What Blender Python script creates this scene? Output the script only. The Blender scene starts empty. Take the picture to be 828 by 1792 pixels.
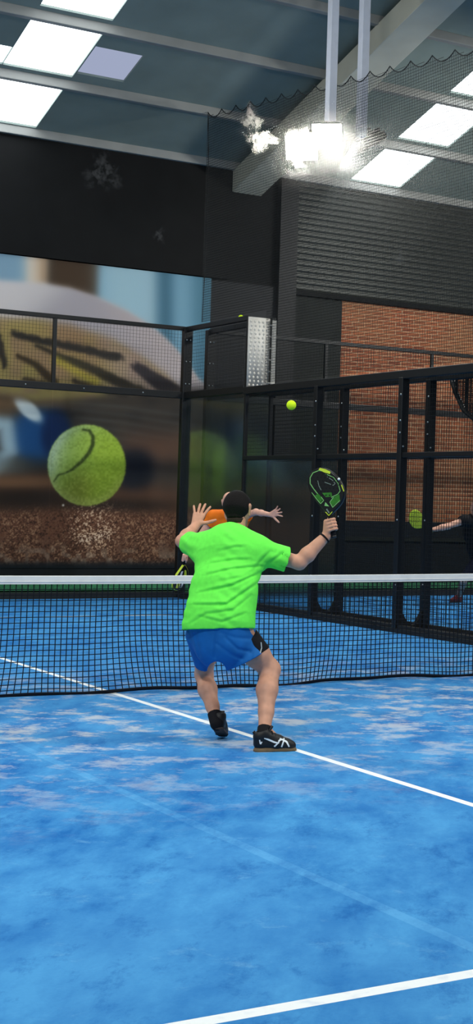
import bpy, bmesh, math, random
import numpy as np
from mathutils import Vector, Matrix
from mathutils.bvhtree import BVHTree

random.seed(5); RNG = np.random.default_rng(5)
SC = bpy.context.scene
COL = SC.collection

# ------------------------------------------------------------------ camera
W, H = 828, 1792
CAM = np.array([-4.4308, -10.9010, 1.4838]); YAW, PITCH, ROLL = 0.58937, 0.009447, 0.029732
FPX, CX, CY = 2673.17, 757.49, 858.46           # the photo is a crop from the left side of a wider frame
_f = np.array([math.sin(YAW)*math.cos(PITCH), math.cos(YAW)*math.cos(PITCH), math.sin(PITCH)])
_r = np.array([math.cos(YAW), -math.sin(YAW), 0.0]); _u = np.cross(_r, _f)
_r2 = math.cos(ROLL)*_r + math.sin(ROLL)*_u; _u2 = -math.sin(ROLL)*_r + math.cos(ROLL)*_u
cam_d = bpy.data.cameras.new('camera'); cam = bpy.data.objects.new('camera', cam_d); COL.objects.link(cam)
cam_d.sensor_fit = 'VERTICAL'; cam_d.sensor_height = 36.0; cam_d.lens = FPX*36.0/H
cam_d.shift_x = (W/2-CX)/H; cam_d.shift_y = (CY-H/2)/H; cam_d.clip_start = 0.05; cam_d.clip_end = 200
cam.matrix_world = Matrix(((_r2[0], _u2[0], -_f[0], CAM[0]), (_r2[1], _u2[1], -_f[1], CAM[1]), (_r2[2], _u2[2], -_f[2], CAM[2]), (0, 0, 0, 1)))
SC.camera = cam
R, F, U = _r, np.array([math.sin(YAW), math.cos(YAW), 0.0]), np.array([0., 0., 1.])   # level right / forward / up

# ------------------------------------------------------------------ world, exposure, lamps of the hall
SC.view_settings.view_transform = 'Standard'; SC.view_settings.look = 'None'
SC.view_settings.gamma = 1.0; SC.view_settings.use_curve_mapping = False
SC.view_settings.exposure = 0.0
SC.cycles.transparent_max_bounces = 32
SC.cycles.max_bounces = 8
world = bpy.data.worlds.new('world'); SC.world = world; world.use_nodes = True
bg = world.node_tree.nodes['Background']; bg.inputs[0].default_value = (0.92, 0.96, 1.0, 1); bg.inputs[1].default_value = 0.20
FLOOD_W, SKY_E, LAMP_E = 250.0, 6.0, 60.0

def area(name, loc, target, size, power, color=(1, 0.96, 0.9)):
    d = bpy.data.lights.new(name, 'AREA'); d.shape = 'RECTANGLE'; d.size, d.size_y = size; d.energy = power; d.color = color
    o = bpy.data.objects.new(name, d); COL.objects.link(o); o.location = loc
    o.rotation_euler = (Vector(target)-Vector(loc)).to_track_quat('-Z', 'Y').to_euler(); return o
area('flood_fill_beam', (-5.3, 6.3, 6.3), (0.5, 2.0, 0), (0.9, 0.5), FLOOD_W)
area('flood_fill_beam', (-5.3, -6.3, 6.3), (0.5, -2.5, 0), (0.9, 0.5), FLOOD_W*1.25)
area('flood_fill_beam', (5.3, -6.3, 6.3), (-0.5, -2.5, 0), (0.9, 0.5), FLOOD_W*1.25)
area('flood_fill_beam', (5.0, 6.0, 5.95), (0.5, 2.0, 0), (0.9, 0.5), FLOOD_W)
area('flood_fill_beam', (10.6, 5.6, 6.3), (8.6, 10.5, 1.5), (0.9, 0.5), FLOOD_W*1.5)  # added fill aimed at the end wall to brighten the brick
area('roof_window_daylight', (-1.5, -4.0, 8.6), (-0.4, -1.0, 0), (7.0, 7.0), 380.0, (0.93, 0.97, 1.0))

# ------------------------------------------------------------------ helpers
def lin(c):
    out = []
    for v in c[:3]:
        v = v/255.0; out.append(v/12.92 if v <= 0.04045 else ((v+0.055)/1.055)**2.4)
    return tuple(out)
def lina(a):
    a = np.clip(a/255.0, 0, 1); return np.where(a <= 0.04045, a/12.92, ((a+0.055)/1.055)**2.4)

class NT:
    def __init__(s, name):
        s.m = bpy.data.materials.new(name); s.m.use_nodes = True; s.t = s.m.node_tree; s.n = s.t.nodes
        s.n.clear(); s.out = s.n.new('ShaderNodeOutputMaterial')
    def new(s, typ, **kw):
        n = s.n.new(typ)
        for k, v in kw.items(): setattr(n, k, v)
        return n
    def set(s, sock, v):
        if hasattr(v, 'is_output'): s.t.links.new(v, sock)
        elif isinstance(v, (tuple, list)) and len(v) == 3 and sock.type == 'RGBA': sock.default_value = (*v, 1)
        else: sock.default_value = v
    def math(s, op, a, b=0.0, c=0.0):
        n = s.new('ShaderNodeMath', operation=op); s.set(n.inputs[0], a); s.set(n.inputs[1], b); s.set(n.inputs[2], c); return n.outputs[0]
    def mix(s, f, a, b):
        n = s.new('ShaderNodeMix', data_type='RGBA'); s.set(n.inputs[0], f); s.set(n.inputs[6], a); s.set(n.inputs[7], b); return n.outputs[2]
    def noise(s, scale, detail=3, vec=None, rough=0.5):
        n = s.new('ShaderNodeTexNoise'); n.inputs['Scale'].default_value = scale; n.inputs['Detail'].default_value = detail
        n.inputs['Roughness'].default_value = rough
        if vec is not None: s.t.links.new(vec, n.inputs['Vector'])
        return n.outputs[0]
    def ramp(s, f, lo, hi):
        n = s.new('ShaderNodeMapRange'); s.set(n.inputs[0], f); n.inputs[1].default_value = lo; n.inputs[2].default_value = hi; return n.outputs[0]
    def pos(s):
        return s.new('ShaderNodeNewGeometry').outputs['Position']
    def map(s, vec, scale=(1, 1, 1), rot=(0, 0, 0)):
        n = s.new('ShaderNodeMapping'); s.t.links.new(vec, n.inputs[0]); n.inputs['Scale'].default_value = scale; n.inputs['Rotation'].default_value = rot; return n.outputs[0]
    def bsdf(s, color, rough=0.6, metal=0.0, spec=0.5, bump=None, bstr=0.3, bdist=0.01):
        b = s.new('ShaderNodeBsdfPrincipled'); s.set(b.inputs['Base Color'], color); s.set(b.inputs['Roughness'], rough)
        b.inputs['Metallic'].default_value = metal; b.inputs['Specular IOR Level'].default_value = spec
        if bump is not None:
            n = s.new('ShaderNodeBump'); n.inputs['Strength'].default_value = bstr; n.inputs['Distance'].default_value = bdist
            s.t.links.new(bump, n.inputs['Height']); s.t.links.new(n.outputs[0], b.inputs['Normal'])
        s.t.links.new(b.outputs[0], s.out.inputs[0]); return b
def simple(name, rgb, rough=0.6, metal=0.0, spec=0.4, var=0.12, scale=12.0, bstr=0.15, bdist=0.004):
    t = NT(name); c = lin(rgb); n = t.noise(scale, 4, t.pos())
    col = t.mix(t.ramp(n, 0.3, 0.7), tuple(v*(1-var) for v in c), tuple(min(1, v*(1+var)) for v in c))
    t.bsdf(col, rough, metal, spec, n, bstr, bdist); return t.m
def emis(name, rgb, e):
    t = NT(name); n = t.new('ShaderNodeEmission'); n.inputs[0].default_value = (*lin(rgb), 1); n.inputs[1].default_value = e
    t.t.links.new(n.outputs[0], t.out.inputs[0]); return t.m

BASE = {}
def tag(o, label=None, cat=None, group=None, kind=None):
    if label: o['label'] = label
    if cat: o['category'] = cat
    if group: o['group'] = group
    if kind: o['kind'] = kind
    return o
def thing(name, loc, label, cat, group=None):
    o = bpy.data.objects.new(name, None); COL.objects.link(o); o.location = loc; o.empty_display_size = 0.1
    BASE[o] = np.array(loc, float); return tag(o, label, cat, group)
class MB:
    """collects world-space geometry; build() links it as one mesh object"""
    def __init__(s): s.v = []; s.f = []; s.n = 0
    def add(s, v, f):
        v = np.asarray(v, float).reshape(-1, 3); s.v.append(v); s.f.extend([tuple(int(i)+s.n for i in q) for q in f]); s.n += len(v); return s
    def box(s, lo, hi):
        (a, b, c), (d, e, g) = lo, hi
        return s.add([(a, b, c), (d, b, c), (d, e, c), (a, e, c), (a, b, g), (d, b, g), (d, e, g), (a, e, g)],
                     [(0, 3, 2, 1), (4, 5, 6, 7), (0, 1, 5, 4), (1, 2, 6, 5), (2, 3, 7, 6), (3, 0, 4, 7)])
    def obox(s, c, ax, ay, az, h):      # oriented box, half sizes h
        c, ax, ay, az = [np.asarray(q, float) for q in (c, ax, ay, az)]; v = []
        for k in (-1, 1):
            for i, j in ((-1, -1), (1, -1), (1, 1), (-1, 1)): v.append(c+ax*h[0]*i+ay*h[1]*j+az*h[2]*k)
        return s.add(v, [(0, 3, 2, 1), (4, 5, 6, 7), (0, 1, 5, 4), (1, 2, 6, 5), (2, 3, 7, 6), (3, 0, 4, 7)])
    def tube(s, pts, r, sides=6, caps=True):
        pts = np.asarray(pts, float); n = len(pts); rr = np.full(n, r) if np.isscalar(r) else np.asarray(r)
        T = np.gradient(pts, axis=0); T /= np.linalg.norm(T, axis=1)[:, None]+1e-12
        ref = np.array([0, 0, 1.]) if abs(T[0][2]) < 0.9 else np.array([1., 0, 0])
        A = np.cross(T, ref); A /= np.linalg.norm(A, axis=1)[:, None]+1e-9; B = np.cross(T, A)
        a = np.arange(sides)*2*math.pi/sides+math.pi/sides
        v = pts[:, None, :]+rr[:, None, None]*(np.cos(a)[None, :, None]*A[:, None, :]+np.sin(a)[None, :, None]*B[:, None, :])
        f = []
        for i in range(n-1):
            for j in range(sides): k = (j+1) % sides; f.append((i*sides+j, i*sides+k, (i+1)*sides+k, (i+1)*sides+j))
        if caps: f.append(tuple(range(sides-1, -1, -1))); f.append(tuple((n-1)*sides+j for j in range(sides)))
        return s.add(v, f)
    def sphere(s, c, r, seg=12, rings=8, sc=(1, 1, 1)):
        v = [(0, 0, 1)]; f = []
        for i in range(1, rings):
            t = math.pi*i/rings
            for j in range(seg): p = 2*math.pi*j/seg; v.append((math.sin(t)*math.cos(p), math.sin(t)*math.sin(p), math.cos(t)))
        v.append((0, 0, -1)); L = len(v)-1
        for j in range(seg): f.append((0, 1+j, 1+(j+1) % seg)); f.append((L, L-seg+(j+1) % seg, L-seg+j))
        for i in range(rings-2):
            for j in range(seg): k = (j+1) % seg; a = 1+i*seg; f.append((a+j, a+seg+j, a+seg+k, a+k))
        return s.add(np.array(v)*np.array(sc)*r+np.asarray(c, float), f)
    def prism(s, outline, n_vec):       # outline: 3D ring, extruded by n_vec
        o = np.asarray(outline, float); k = len(o); v = np.concatenate([o, o+np.asarray(n_vec)])
        f = [tuple(range(k)), tuple(range(2*k-1, k-1, -1))]+[(i, i+k, (i+1) % k+k, (i+1) % k) for i in range(k)]
        return s.add(v, f)
    def build(s, name, mat, parent=None, smooth=False, bevel=0.0, origin=None):
        v = np.concatenate(s.v)
        if parent is not None: b = BASE[parent]
        else: b = np.array(origin, float) if origin is not None else np.array([(v[:, 0].min()+v[:, 0].max())/2, (v[:, 1].min()+v[:, 1].max())/2, v[:, 2].min()])
        me = bpy.data.meshes.new(name); me.from_pydata((v-b).tolist(), [], s.f); me.update()
        bm = bmesh.new(); bm.from_mesh(me); bmesh.ops.recalc_face_normals(bm, faces=bm.faces); bm.to_mesh(me); bm.free()
        if smooth: me.polygons.foreach_set('use_smooth', [True]*len(me.polygons))
        me.materials.append(mat); o = bpy.data.objects.new(name, me); COL.objects.link(o); BASE[o] = b
        if parent is not None: o.parent = parent
        else: o.location = b
        if bevel: md = o.modifiers.new('bevel', 'BEVEL'); md.width = bevel; md.segments = 2; md.limit_method = 'ANGLE'
        return o
def structure(o): o['kind'] = 'structure'; return o
def at(x, y, D):                        # the point seen at (x, y) at depth D
    d = _f+_r2*(x-CX)/FPX-_u2*(y-CY)/FPX; return CAM+d*D
def on(x, y, axis, val):
    d = _f+_r2*(x-CX)/FPX-_u2*(y-CY)/FPX; return CAM+d*((val-CAM[axis])/d[axis])
def project(P):
    d = np.asarray(P, float)-CAM; z = d@_f; return CX+FPX*(d@_r2)/z, CY-FPX*(d@_u2)/z
def copy_tree(o, parent=None):
    c = o.copy(); COL.objects.link(c); BASE[c] = BASE.get(o)
    if parent is not None: c.parent = parent
    for ch in list(o.children): copy_tree(ch, c)
    return c

# ------------------------------------------------------------------ materials
M = {}
M['frame'] = simple('black_powder_coat', (20, 22, 24), 0.45, 0.0, 0.4)
M['wire'] = simple('black_wire', (24, 27, 28), 0.5, 0.0, 0.3)
M['net'] = simple('black_net_cord', (14, 18, 26), 0.8, 0, 0.2)
M['tape'] = simple('white_net_tape', (222, 222, 220), 0.7, 0, 0.3, 0.05)
M['kerb'] = simple('dark_kerb', (22, 26, 28), 0.7)
M['gap'] = simple('grey_concrete', (118, 112, 108), 0.9, var=0.25, scale=30)
M['bolt'] = simple('bright_bolt', (190, 195, 195), 0.3, 0.8)
M['black_wall'] = simple('black_wall_panel', (12, 13, 14), 0.75, 0, 0.2, 0.2, 3)
M['navy_wall'] = simple('navy_black_panel', (19, 22, 28), 0.6, 0, 0.3, 0.2, 3)
M['grey_wall'] = simple('charcoal_panel', (37, 39, 37), 0.75, 0, 0.2, 0.2, 2)
M['roof'] = simple('grey_roof_sheet', (132, 144, 138), 0.75, 0, 0.2, 0.1, 1.5)
M['purlin'] = simple('pale_steel', (150, 150, 146), 0.6, 0, 0.3, 0.08, 3)
M['rafter'] = simple('cream_grey_steel', (206, 203, 186), 0.65, 0, 0.3, 0.08, 2)
M['pole'] = simple('white_pole', (215, 217, 226), 0.5, 0, 0.4, 0.04)
M['sky'] = emis('skylight_sheet', (246, 250, 255), SKY_E)
M['sky_dim'] = emis('dim_skylight_sheet', (182, 188, 218), 0.85)
M['lamp'] = emis('lamp_glass', (255, 248, 232), LAMP_E)
M['skin'] = simple('skin', (205, 150, 122), 0.55, 0, 0.35, 0.10, 25, 0.08)
M['skin2'] = simple('fair_skin', (222, 168, 145), 0.55, 0, 0.35, 0.08, 25, 0.08)
M['hair'] = simple('black_hair', (22, 19, 18), 0.8, 0, 0.15, 0.4, 180, 0.5, 0.004)
M['shirt'] = simple('neon_green_cloth', (112, 250, 84), 0.75, 0, 0.15, 0.06, 40, 0.1)
M['shorts'] = simple('blue_cloth', (20, 100, 172), 0.7, 0, 0.2, 0.10, 18, 0.15)
M['black_cloth'] = simple('black_cloth', (18, 18, 22), 0.8, 0, 0.2, 0.15, 30)
M['navy_cloth'] = simple('navy_cloth', (16, 20, 40), 0.8, 0, 0.2, 0.15, 30)
M['orange'] = simple('orange_cloth', (240, 120, 28), 0.75, 0, 0.15, 0.08, 20)
M['shoe'] = simple('black_shoe', (17, 17, 20), 0.55, 0, 0.4, 0.2, 60, 0.2)
M['gum'] = simple('brown_gum_sole', (112, 92, 66), 0.7, 0, 0.3, 0.2, 30)
M['sole'] = simple('dark_sole', (60, 52, 50), 0.7, 0, 0.3, 0.2, 30)
M['white'] = simple('white_print', (236, 240, 240), 0.6, 0, 0.3, 0.03)
M['red'] = simple('dark_red_shoe', (120, 30, 38), 0.6)
M['r_black'] = simple('racket_black', (12, 14, 14), 0.35, 0, 0.5, 0.1)
M['r_green'] = simple('racket_green', (48, 120, 30), 0.4, 0, 0.5, 0.25, 40)
M['r_pale'] = simple('racket_pale_green', (128, 190, 110), 0.4, 0, 0.5, 0.1)
M['r_yellow'] = simple('racket_yellow', (205, 225, 60), 0.5, 0, 0.4, 0.06)
def ball_mat():
    t = NT('yellow_felt'); n = t.noise(260, 3, t.pos())
    t.bsdf(t.mix(n, lin((205, 240, 20)), lin((225, 255, 60))), 0.9, 0, 0.1, n, 0.4, 0.002); return t.m
M['felt'] = ball_mat()
def plate_mat():
    t = NT('aluminium_tread_plate'); n = t.noise(30, 3, t.pos())
    t.bsdf(t.mix(n, lin((182, 178, 170)), lin((214, 210, 202))), 0.55, 0.0, 0.5, n, 0.05, 0.002); return t.m
M['plate'] = plate_mat()

def glass(name, tint, refl):
    t = NT(name); tr = t.new('ShaderNodeBsdfTransparent'); tr.inputs[0].default_value = (*tint, 1)
    if refl <= 0: t.t.links.new(tr.outputs[0], t.out.inputs[0]); return t.m
    gl = t.new('ShaderNodeBsdfGlossy'); gl.inputs['Roughness'].default_value = 0.14; gl.inputs[0].default_value = (0.9, 0.95, 1, 1)
    fr = t.new('ShaderNodeFresnel'); fr.inputs[0].default_value = 1.45
    mx = t.new('ShaderNodeMixShader'); t.t.links.new(t.math('MULTIPLY', fr.outputs[0], refl), mx.inputs[0])
    t.t.links.new(tr.outputs[0], mx.inputs[1]); t.t.links.new(gl.outputs[0], mx.inputs[2]); t.t.links.new(mx.outputs[0], t.out.inputs[0]); return t.m
M['glass'] = glass('clear_glass', (0.93, 0.95, 0.95), 0)
M['glass_r'] = glass('side_glass', (0.86, 0.9, 0.9), 0.35)

# floor of the courts: blue sanded turf with painted lines
def turf_mat(lines):
    t = NT('blue_court_turf' if lines else 'blue_neighbour_turf'); p = t.pos(); sx = t.new('ShaderNodeSeparateXYZ'); t.t.links.new(p, sx.inputs[0]); X, Y = sx.outputs[0], sx.outputs[1]
    a_ = t.math('ADD', t.math('MULTIPLY', X, float(R[0])), t.math('MULTIPLY', Y, float(R[1]))); b_ = t.math('ADD', t.math('MULTIPLY', X, float(F[0])), t.math('MULTIPLY', Y, float(F[1])))
    def grain(sa, sb, scale, det, ro):      # the pile was brushed lengthwise, so its marks are longer one way
        cv = t.new('ShaderNodeCombineXYZ'); t.set(cv.inputs[0], t.math('MULTIPLY', a_, sa)); t.set(cv.inputs[1], t.math('MULTIPLY', b_, sb)); return t.noise(scale, det, cv.outputs[0], ro)
    big = grain(1, .5, 0.8, 4, .6); mid = grain(1, .42, 3.6, 7, .68); fine = t.noise(70, 2, p)
    col = t.mix(t.ramp(mid, 0.36, 0.64), lin((26, 104, 176)), lin((74, 152, 210)))
    col = t.mix(t.math('MULTIPLY', t.ramp(big, 0.42, 0.66), 0.5), col, lin((80, 156, 212)))
    dk = grain(1.1, .5, 4.6, 7, .75)
    col = t.mix(t.math('MULTIPLY', t.ramp(dk, 0.54, 0.66), 0.6), col, lin((20, 92, 164)))
    lt = grain(.8, .9, 5.0, 7, .78)
    col = t.mix(t.math('MULTIPLY', t.ramp(lt, 0.58, 0.70), 0.5), col, lin((112, 174, 218)))
    # sand left on the turf, most of it near the net
    near = t.ramp(t.math('ABSOLUTE', t.math('ADD', Y, 1.3)), 3.4, 0.7)
    sand = grain(.75, .85, 3.4, 8, .74)
    sm = t.math('MULTIPLY', t.ramp(sand, 0.50, 0.60), near)
    col = t.mix(t.math('MULTIPLY', sm, 0.72), col, lin((206, 207, 208)))
    spk = grain(1, 1, 7.0, 6, .8)
    col = t.mix(t.math('MULTIPLY', t.ramp(spk, 0.68, 0.78), 0.4), col, lin((150, 182, 215)))
    col = t.mix(t.math('MULTIPLY', fine, 0.12), col, lin((20, 90, 160)))
    # glued turf seam running along the court
    seam = t.math('LESS_THAN', t.math('ABSOLUTE', t.math('ADD', X, 1.42)), 0.03)
    col = t.mix(t.math('MULTIPLY', t.math('MULTIPLY', seam, t.ramp(mid, 0.3, 0.6)), 0.35), col, lin((104, 176, 226)))
    if lines:
        aX = t.math('ABSOLUTE', X); aY = t.math('ABSOLUTE', Y)
        c1 = t.math('MULTIPLY', t.math('LESS_THAN', aX, 0.027), t.math('LESS_THAN', aY, 7.15))
        c2 = t.math('LESS_THAN', t.math('ABSOLUTE', t.math('SUBTRACT', aY, 6.95)), 0.034)
        wear = t.math('SUBTRACT', 1.0, t.math('MULTIPLY', t.ramp(t.noise(14, 4, p), 0.55, 0.8), 0.25))
        col = t.mix(t.math('MULTIPLY', t.math('MAXIMUM', c1, c2), wear), col, lin((236, 240, 242)))
    t.bsdf(col, 0.9, 0, 0.1, fine, 0.25, 0.006); return t.m
M['turf'] = turf_mat(True)
M['turf2'] = turf_mat(False)

# ------------------------------------------------------------------ setting
XA, XB = 5.09, 5.47             # our side fence and the neighbour court's
YB, YW = 10.03, 11.5            # court end fence, hall end wall
ZW = 6.80                       # eaves
PITCHR = 0.30                   # roof slope
def roof_z(y): return ZW+0.06+PITCHR*(YW-y)

structure(MB().box((-5.1, -10, -0.06), (5.05, YB-0.03, 0)).build('floor', M['turf']))
structure(MB().box((XB+0.06, -10, -0.06), (16, YB-0.03, 0)).build('floor_neighbour', M['turf2']))
structure(MB().box((5.05, -10, -0.06), (XB+0.06, YB, -0.005)).build('floor_gap', M['gap']))
structure(MB().box((-8, YB-0.03, -0.06), (16, YW, -0.004)).build('floor_hall', simple('dark_floor_paint', (26, 36, 36), 0.7)))
structure(MB().box((-8, YB+0.75, -0.004), (16, YW-0.1, 0.008)).build('floor_strip', simple('green_turf_strip', (44, 96, 66), 0.9, var=0.3, scale=40)))

# end wall: black sheet over the mural, navy panel, charcoal panel, brick, ribbed siding
structure(MB().box((-8, YW, 0), (16, YW+0.2, ZW+0.2)).build('wall_back', M['black_wall']))
def bulk(name, x0, x1, z0, z1, y, mat, bevel=0): return structure(MB().box((x0, y, z0), (x1, YW+0.02, z1)).build(name, mat, bevel=bevel))
bulk('trim_1', -8, 6.40, 5.02, 6.78, YW-0.09, M['black_wall'])
bulk('trim_2', 6.12, 7.30, 0.0, 4.99, YW-0.04, M['navy_wall'])
bulk('trim_3', 7.30, 7.62, 0.0, 6.80, YW-0.14, simple('black_column', (10, 11, 15), 0.6))
bulk('trim_4', 7.62, 8.56, 0.0, 4.88, YW-0.05, M['grey_wall'])
bulk('baseboard_back', -8, 6.12, 0.0, 0.36, YW-0.05, M['navy_wall'])
bulk('trim_7', -8, 16, 0.03, 0.12, YW-0.16, simple('green_turf_edge', (70, 140, 100), 0.9, var=0.3, scale=40))
def brick_mat():
    t = NT('red_brick'); tc = t.new('ShaderNodeTexCoord'); mp = t.new('ShaderNodeMapping'); t.t.links.new(tc.outputs['Object'], mp.inputs[0])
    mp.inputs['Rotation'].default_value = (math.pi/2, 0, 0)
    b = t.new('ShaderNodeTexBrick'); t.t.links.new(mp.outputs[0], b.inputs['Vector'])
    b.inputs['Scale'].default_value = 1.0; b.inputs['Brick Width'].default_value = 0.25; b.inputs['Row Height'].default_value = 0.075; b.inputs['Mortar Size'].default_value = 0.010
    b.inputs['Color1'].default_value = (*lin((165, 96, 64)), 1); b.inputs['Color2'].default_value = (*lin((130, 72, 50)), 1); b.inputs['Mortar'].default_value = (*lin((172, 136, 108)), 1)
    n = t.noise(0.9, 4, t.pos(), 0.6)
    col = t.mix(t.math('MULTIPLY', t.ramp(n, 0.4, 0.65), 0.55), b.outputs[0], lin((150, 112, 80)))
    t.bsdf(col, 0.85, 0, 0.2, b.outputs[1], -0.4, 0.01); return t.m
structure(MB().box((8.56, YW-0.03, 1.18), (16, YW+0.02, 4.98)).build('wall_brick', brick_mat()))
def siding_mat():
    t = NT('ribbed_siding'); n = t.noise(1.1, 3, t.pos())
    t.bsdf(t.mix(n, lin((46, 48, 46)), lin((70, 72, 68))), 0.5, 0.3, 0.4); return t.m
s = MB(); z = 4.98
ys = []; zs = []
while z < ZW-0.02:
    for dz, dy in ((0.0, 0.0), (0.03, -0.022), (0.07, -0.022), (0.085, 0.0)): ys.append(YW-0.055+dy); zs.append(z+dz)
    z += 0.1
P0 = [(7.62, y, z) for y, z in zip(ys, zs)]; P1 = [(16, y, z) for y, z in zip(ys, zs)]; k = len(P0)
s.add(P0+P1, [(i, i+k, i+1+k, i+1) for i in range(k-1)])
s.box((7.62, YW-0.05, 4.98), (16, YW, ZW))
structure(s.build('wall_siding', siding_mat()))
structure(MB().box((7.62, YW-0.10, 4.90), (16, YW-0.02, 4.98)).build('trim_5', M['black_wall']))
structure(MB().box((8.56, YW-0.06, 0.0), (16, YW, 1.18)).build('baseboard_neighbour', M['navy_wall']))
structure(MB().box((8.56, YW-0.10, 0.84), (16, YW-0.05, 0.90)).build('trim_6', M['grey_wall']))

# roof, with real openings filled by roof windows
SKY = []      # x0, x1, y0, y1, material
for (ya, yb) in ((10.15, 11.32), (8.68, 9.86), (7.25, 8.40), (5.8, 6.95), (4.35, 5.5)):
    SKY.append((2.14, 3.13, ya, yb, 'sky')); SKY.append((8.56, 9.55, ya, yb, 'sky'))
SKY += [(1.14, 2.13, 10.15, 11.32, 'sky'), (1.14, 2.13, 9.42, 9.86, 'sky'), (3.15, 3.85, 9.03, 9.74, 'sky_dim'), (-4.3, -3.3, 4.0, 6.9, 'sky'), (-4.3, -3.3, 0.0, 3.0, 'sky'), (2.14, 3.13, 0.0, 3.0, 'sky')]
xs = sorted({-8, 16}.union(*[{a[0], a[1]} for a in SKY])); yv = sorted({-2.0, YW+0.2}.union(*[{a[2], a[3]} for a in SKY]))
m = MB()
for i in range(len(xs)-1):
    for j in range(len(yv)-1):
        x0, x1, y0, y1 = xs[i], xs[i+1], yv[j], yv[j+1]; xc, yc = (x0+x1)/2, (y0+y1)/2
        if any(a[0] < xc < a[1] and a[2] < yc < a[3] for a in SKY): continue
        q = [(x0, y0, roof_z(y0)), (x1, y0, roof_z(y0)), (x1, y1, roof_z(y1)), (x0, y1, roof_z(y1))]
        m.add(q+[(a, b, c+0.08) for a, b, c in q], [(0, 1, 2, 3), (4, 7, 6, 5), (0, 4, 5, 1), (1, 5, 6, 2), (2, 6, 7, 3), (3, 7, 4, 0)])
structure(m.build('ceiling', M['roof']))
for i, (x0, x1, y0, y1, mt) in enumerate(SKY):
    q = [(x0, y0, roof_z(y0)+.03), (x1, y0, roof_z(y0)+.03), (x1, y1, roof_z(y1)+.03), (x0, y1, roof_z(y1)+.03)]
    structure(MB().prism(q, (0, 0, 0.02)).build('window_%d' % (i+1), M[mt]))
for i, y in enumerate((11.40, 10.0, 8.54, 7.1, 5.65, 4.2)):
    zc = roof_z(y)
    structure(MB().box((-8, y-0.06, zc-0.11), (16, y+0.06, zc+0.02)).build('trim_%d' % (10+i), M['purlin'], bevel=0.01))
# sloping rafter under the roof
def rafter(x0, x1, y0, y1, dep, name):
    m = MB(); a = [(x0, y0, roof_z(y0)-0.10-dep), (x0, y0, roof_z(y0)-0.10), (x0, y1, roof_z(y1)-0.10), (x0, y1, roof_z(y1)-0.10-dep)]
    m.prism(a, (x1-x0, 0, 0)); return structure(m.build(name, M['rafter'], bevel=0.01))
rafter(6.44, 6.96, -2.0, 11.44, 0.34, 'trim_20')

# kerbs at the foot of the fences
structure(MB().box((5.03, -10, -0.02), (5.15, YB+0.02, 0.05)).build('trim_21', M['kerb']))
structure(MB().box((5.40, -10, -0.02), (5.53, YB+0.02, 0.05)).build('trim_22', M['kerb']))
structure(MB().box((-5.1, YB-0.06, -0.02), (16, YB+0.06, 0.06)).build('trim_23', M['kerb']))

# ------------------------------------------------------------------ fences
def wires(mb, o, ax, w, h, pitch=0.05, r=0.0014):
    o = np.asarray(o, float); ax = np.asarray(ax, float); nrm = np.cross(ax, U)
    for i in range(int(w/pitch)+1): mb.obox(o+ax*(i*pitch)+U*h/2, ax, nrm, U, (r, r, h/2))
    for j in range(int(h/pitch)+1): mb.obox(o+ax*w/2+U*(j*pitch)+nrm*2*r, ax, nrm, U, (w/2, r, r))
def mesh_panel(parent, o, ax, w, h, pitch=0.05, r=0.0014):
    mb = MB(); wires(mb, o, ax, w, h, pitch, r); return mb.build('mesh_panel', M['wire'], parent)
def bolts(parent, pts, r=0.011):
    for q in pts: MB().sphere(q, r, 8, 6).build('bolt', M['bolt'], parent, True)
def post(parent, x, y, z0, z1, w, d, mat='frame'):
    return MB().box((x-w/2, y-d/2, z0), (x+w/2, y+d/2, z1)).build('post', M[mat], parent, bevel=0.006)

def end_fence(xs, label, corner_x):
    t = thing('court_end_fence', (xs[0], YB, 0), label, 'fence', None)
    x0, x1 = xs[0], xs[-1]
    MB().box((x0, YB-0.03, 3.96), (x1, YB+0.03, 4.02)).build('top_rail', M['frame'], t, bevel=0.006)
    MB().box((x0, YB-0.04, 2.95), (x1, YB+0.04, 3.05)).build('middle_rail', M['frame'], t, bevel=0.008)
    MB().box((x0, YB-0.04, 0.0), (x1, YB+0.04, 0.09)).build('bottom_rail', M['kerb'], t, bevel=0.006)
    for x in xs:
        if abs(x-corner_x) < .01: continue
        post(t, x, YB, 3.0, 4.0, 0.055, 0.05)
    for a, b in zip(xs[:-1], xs[1:]):
        mesh_panel(t, (a+0.03, YB, 3.05), (1, 0, 0), b-a-0.06, 0.92)
        MB().box((a+0.006, YB-0.006, 0.09), (b-0.006, YB+0.006, 2.95)).build('glass_pane', M['glass'], t)
    return t
ours_end = end_fence([-4.94, -2.94, -0.94, 1.06, 3.06, XA], 'black steel end fence with tall glass standing before the tennis ball mural', XA)
for x in (1.6, 2.65, 3.5, 4.4): bolts(ours_end, [(x, YB-0.043, 3.0)])
theirs_end = end_fence([XB, XB+2, XB+4, XB+6, XB+8], 'black steel end fence of the next court standing before the brick wall', XB)

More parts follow.
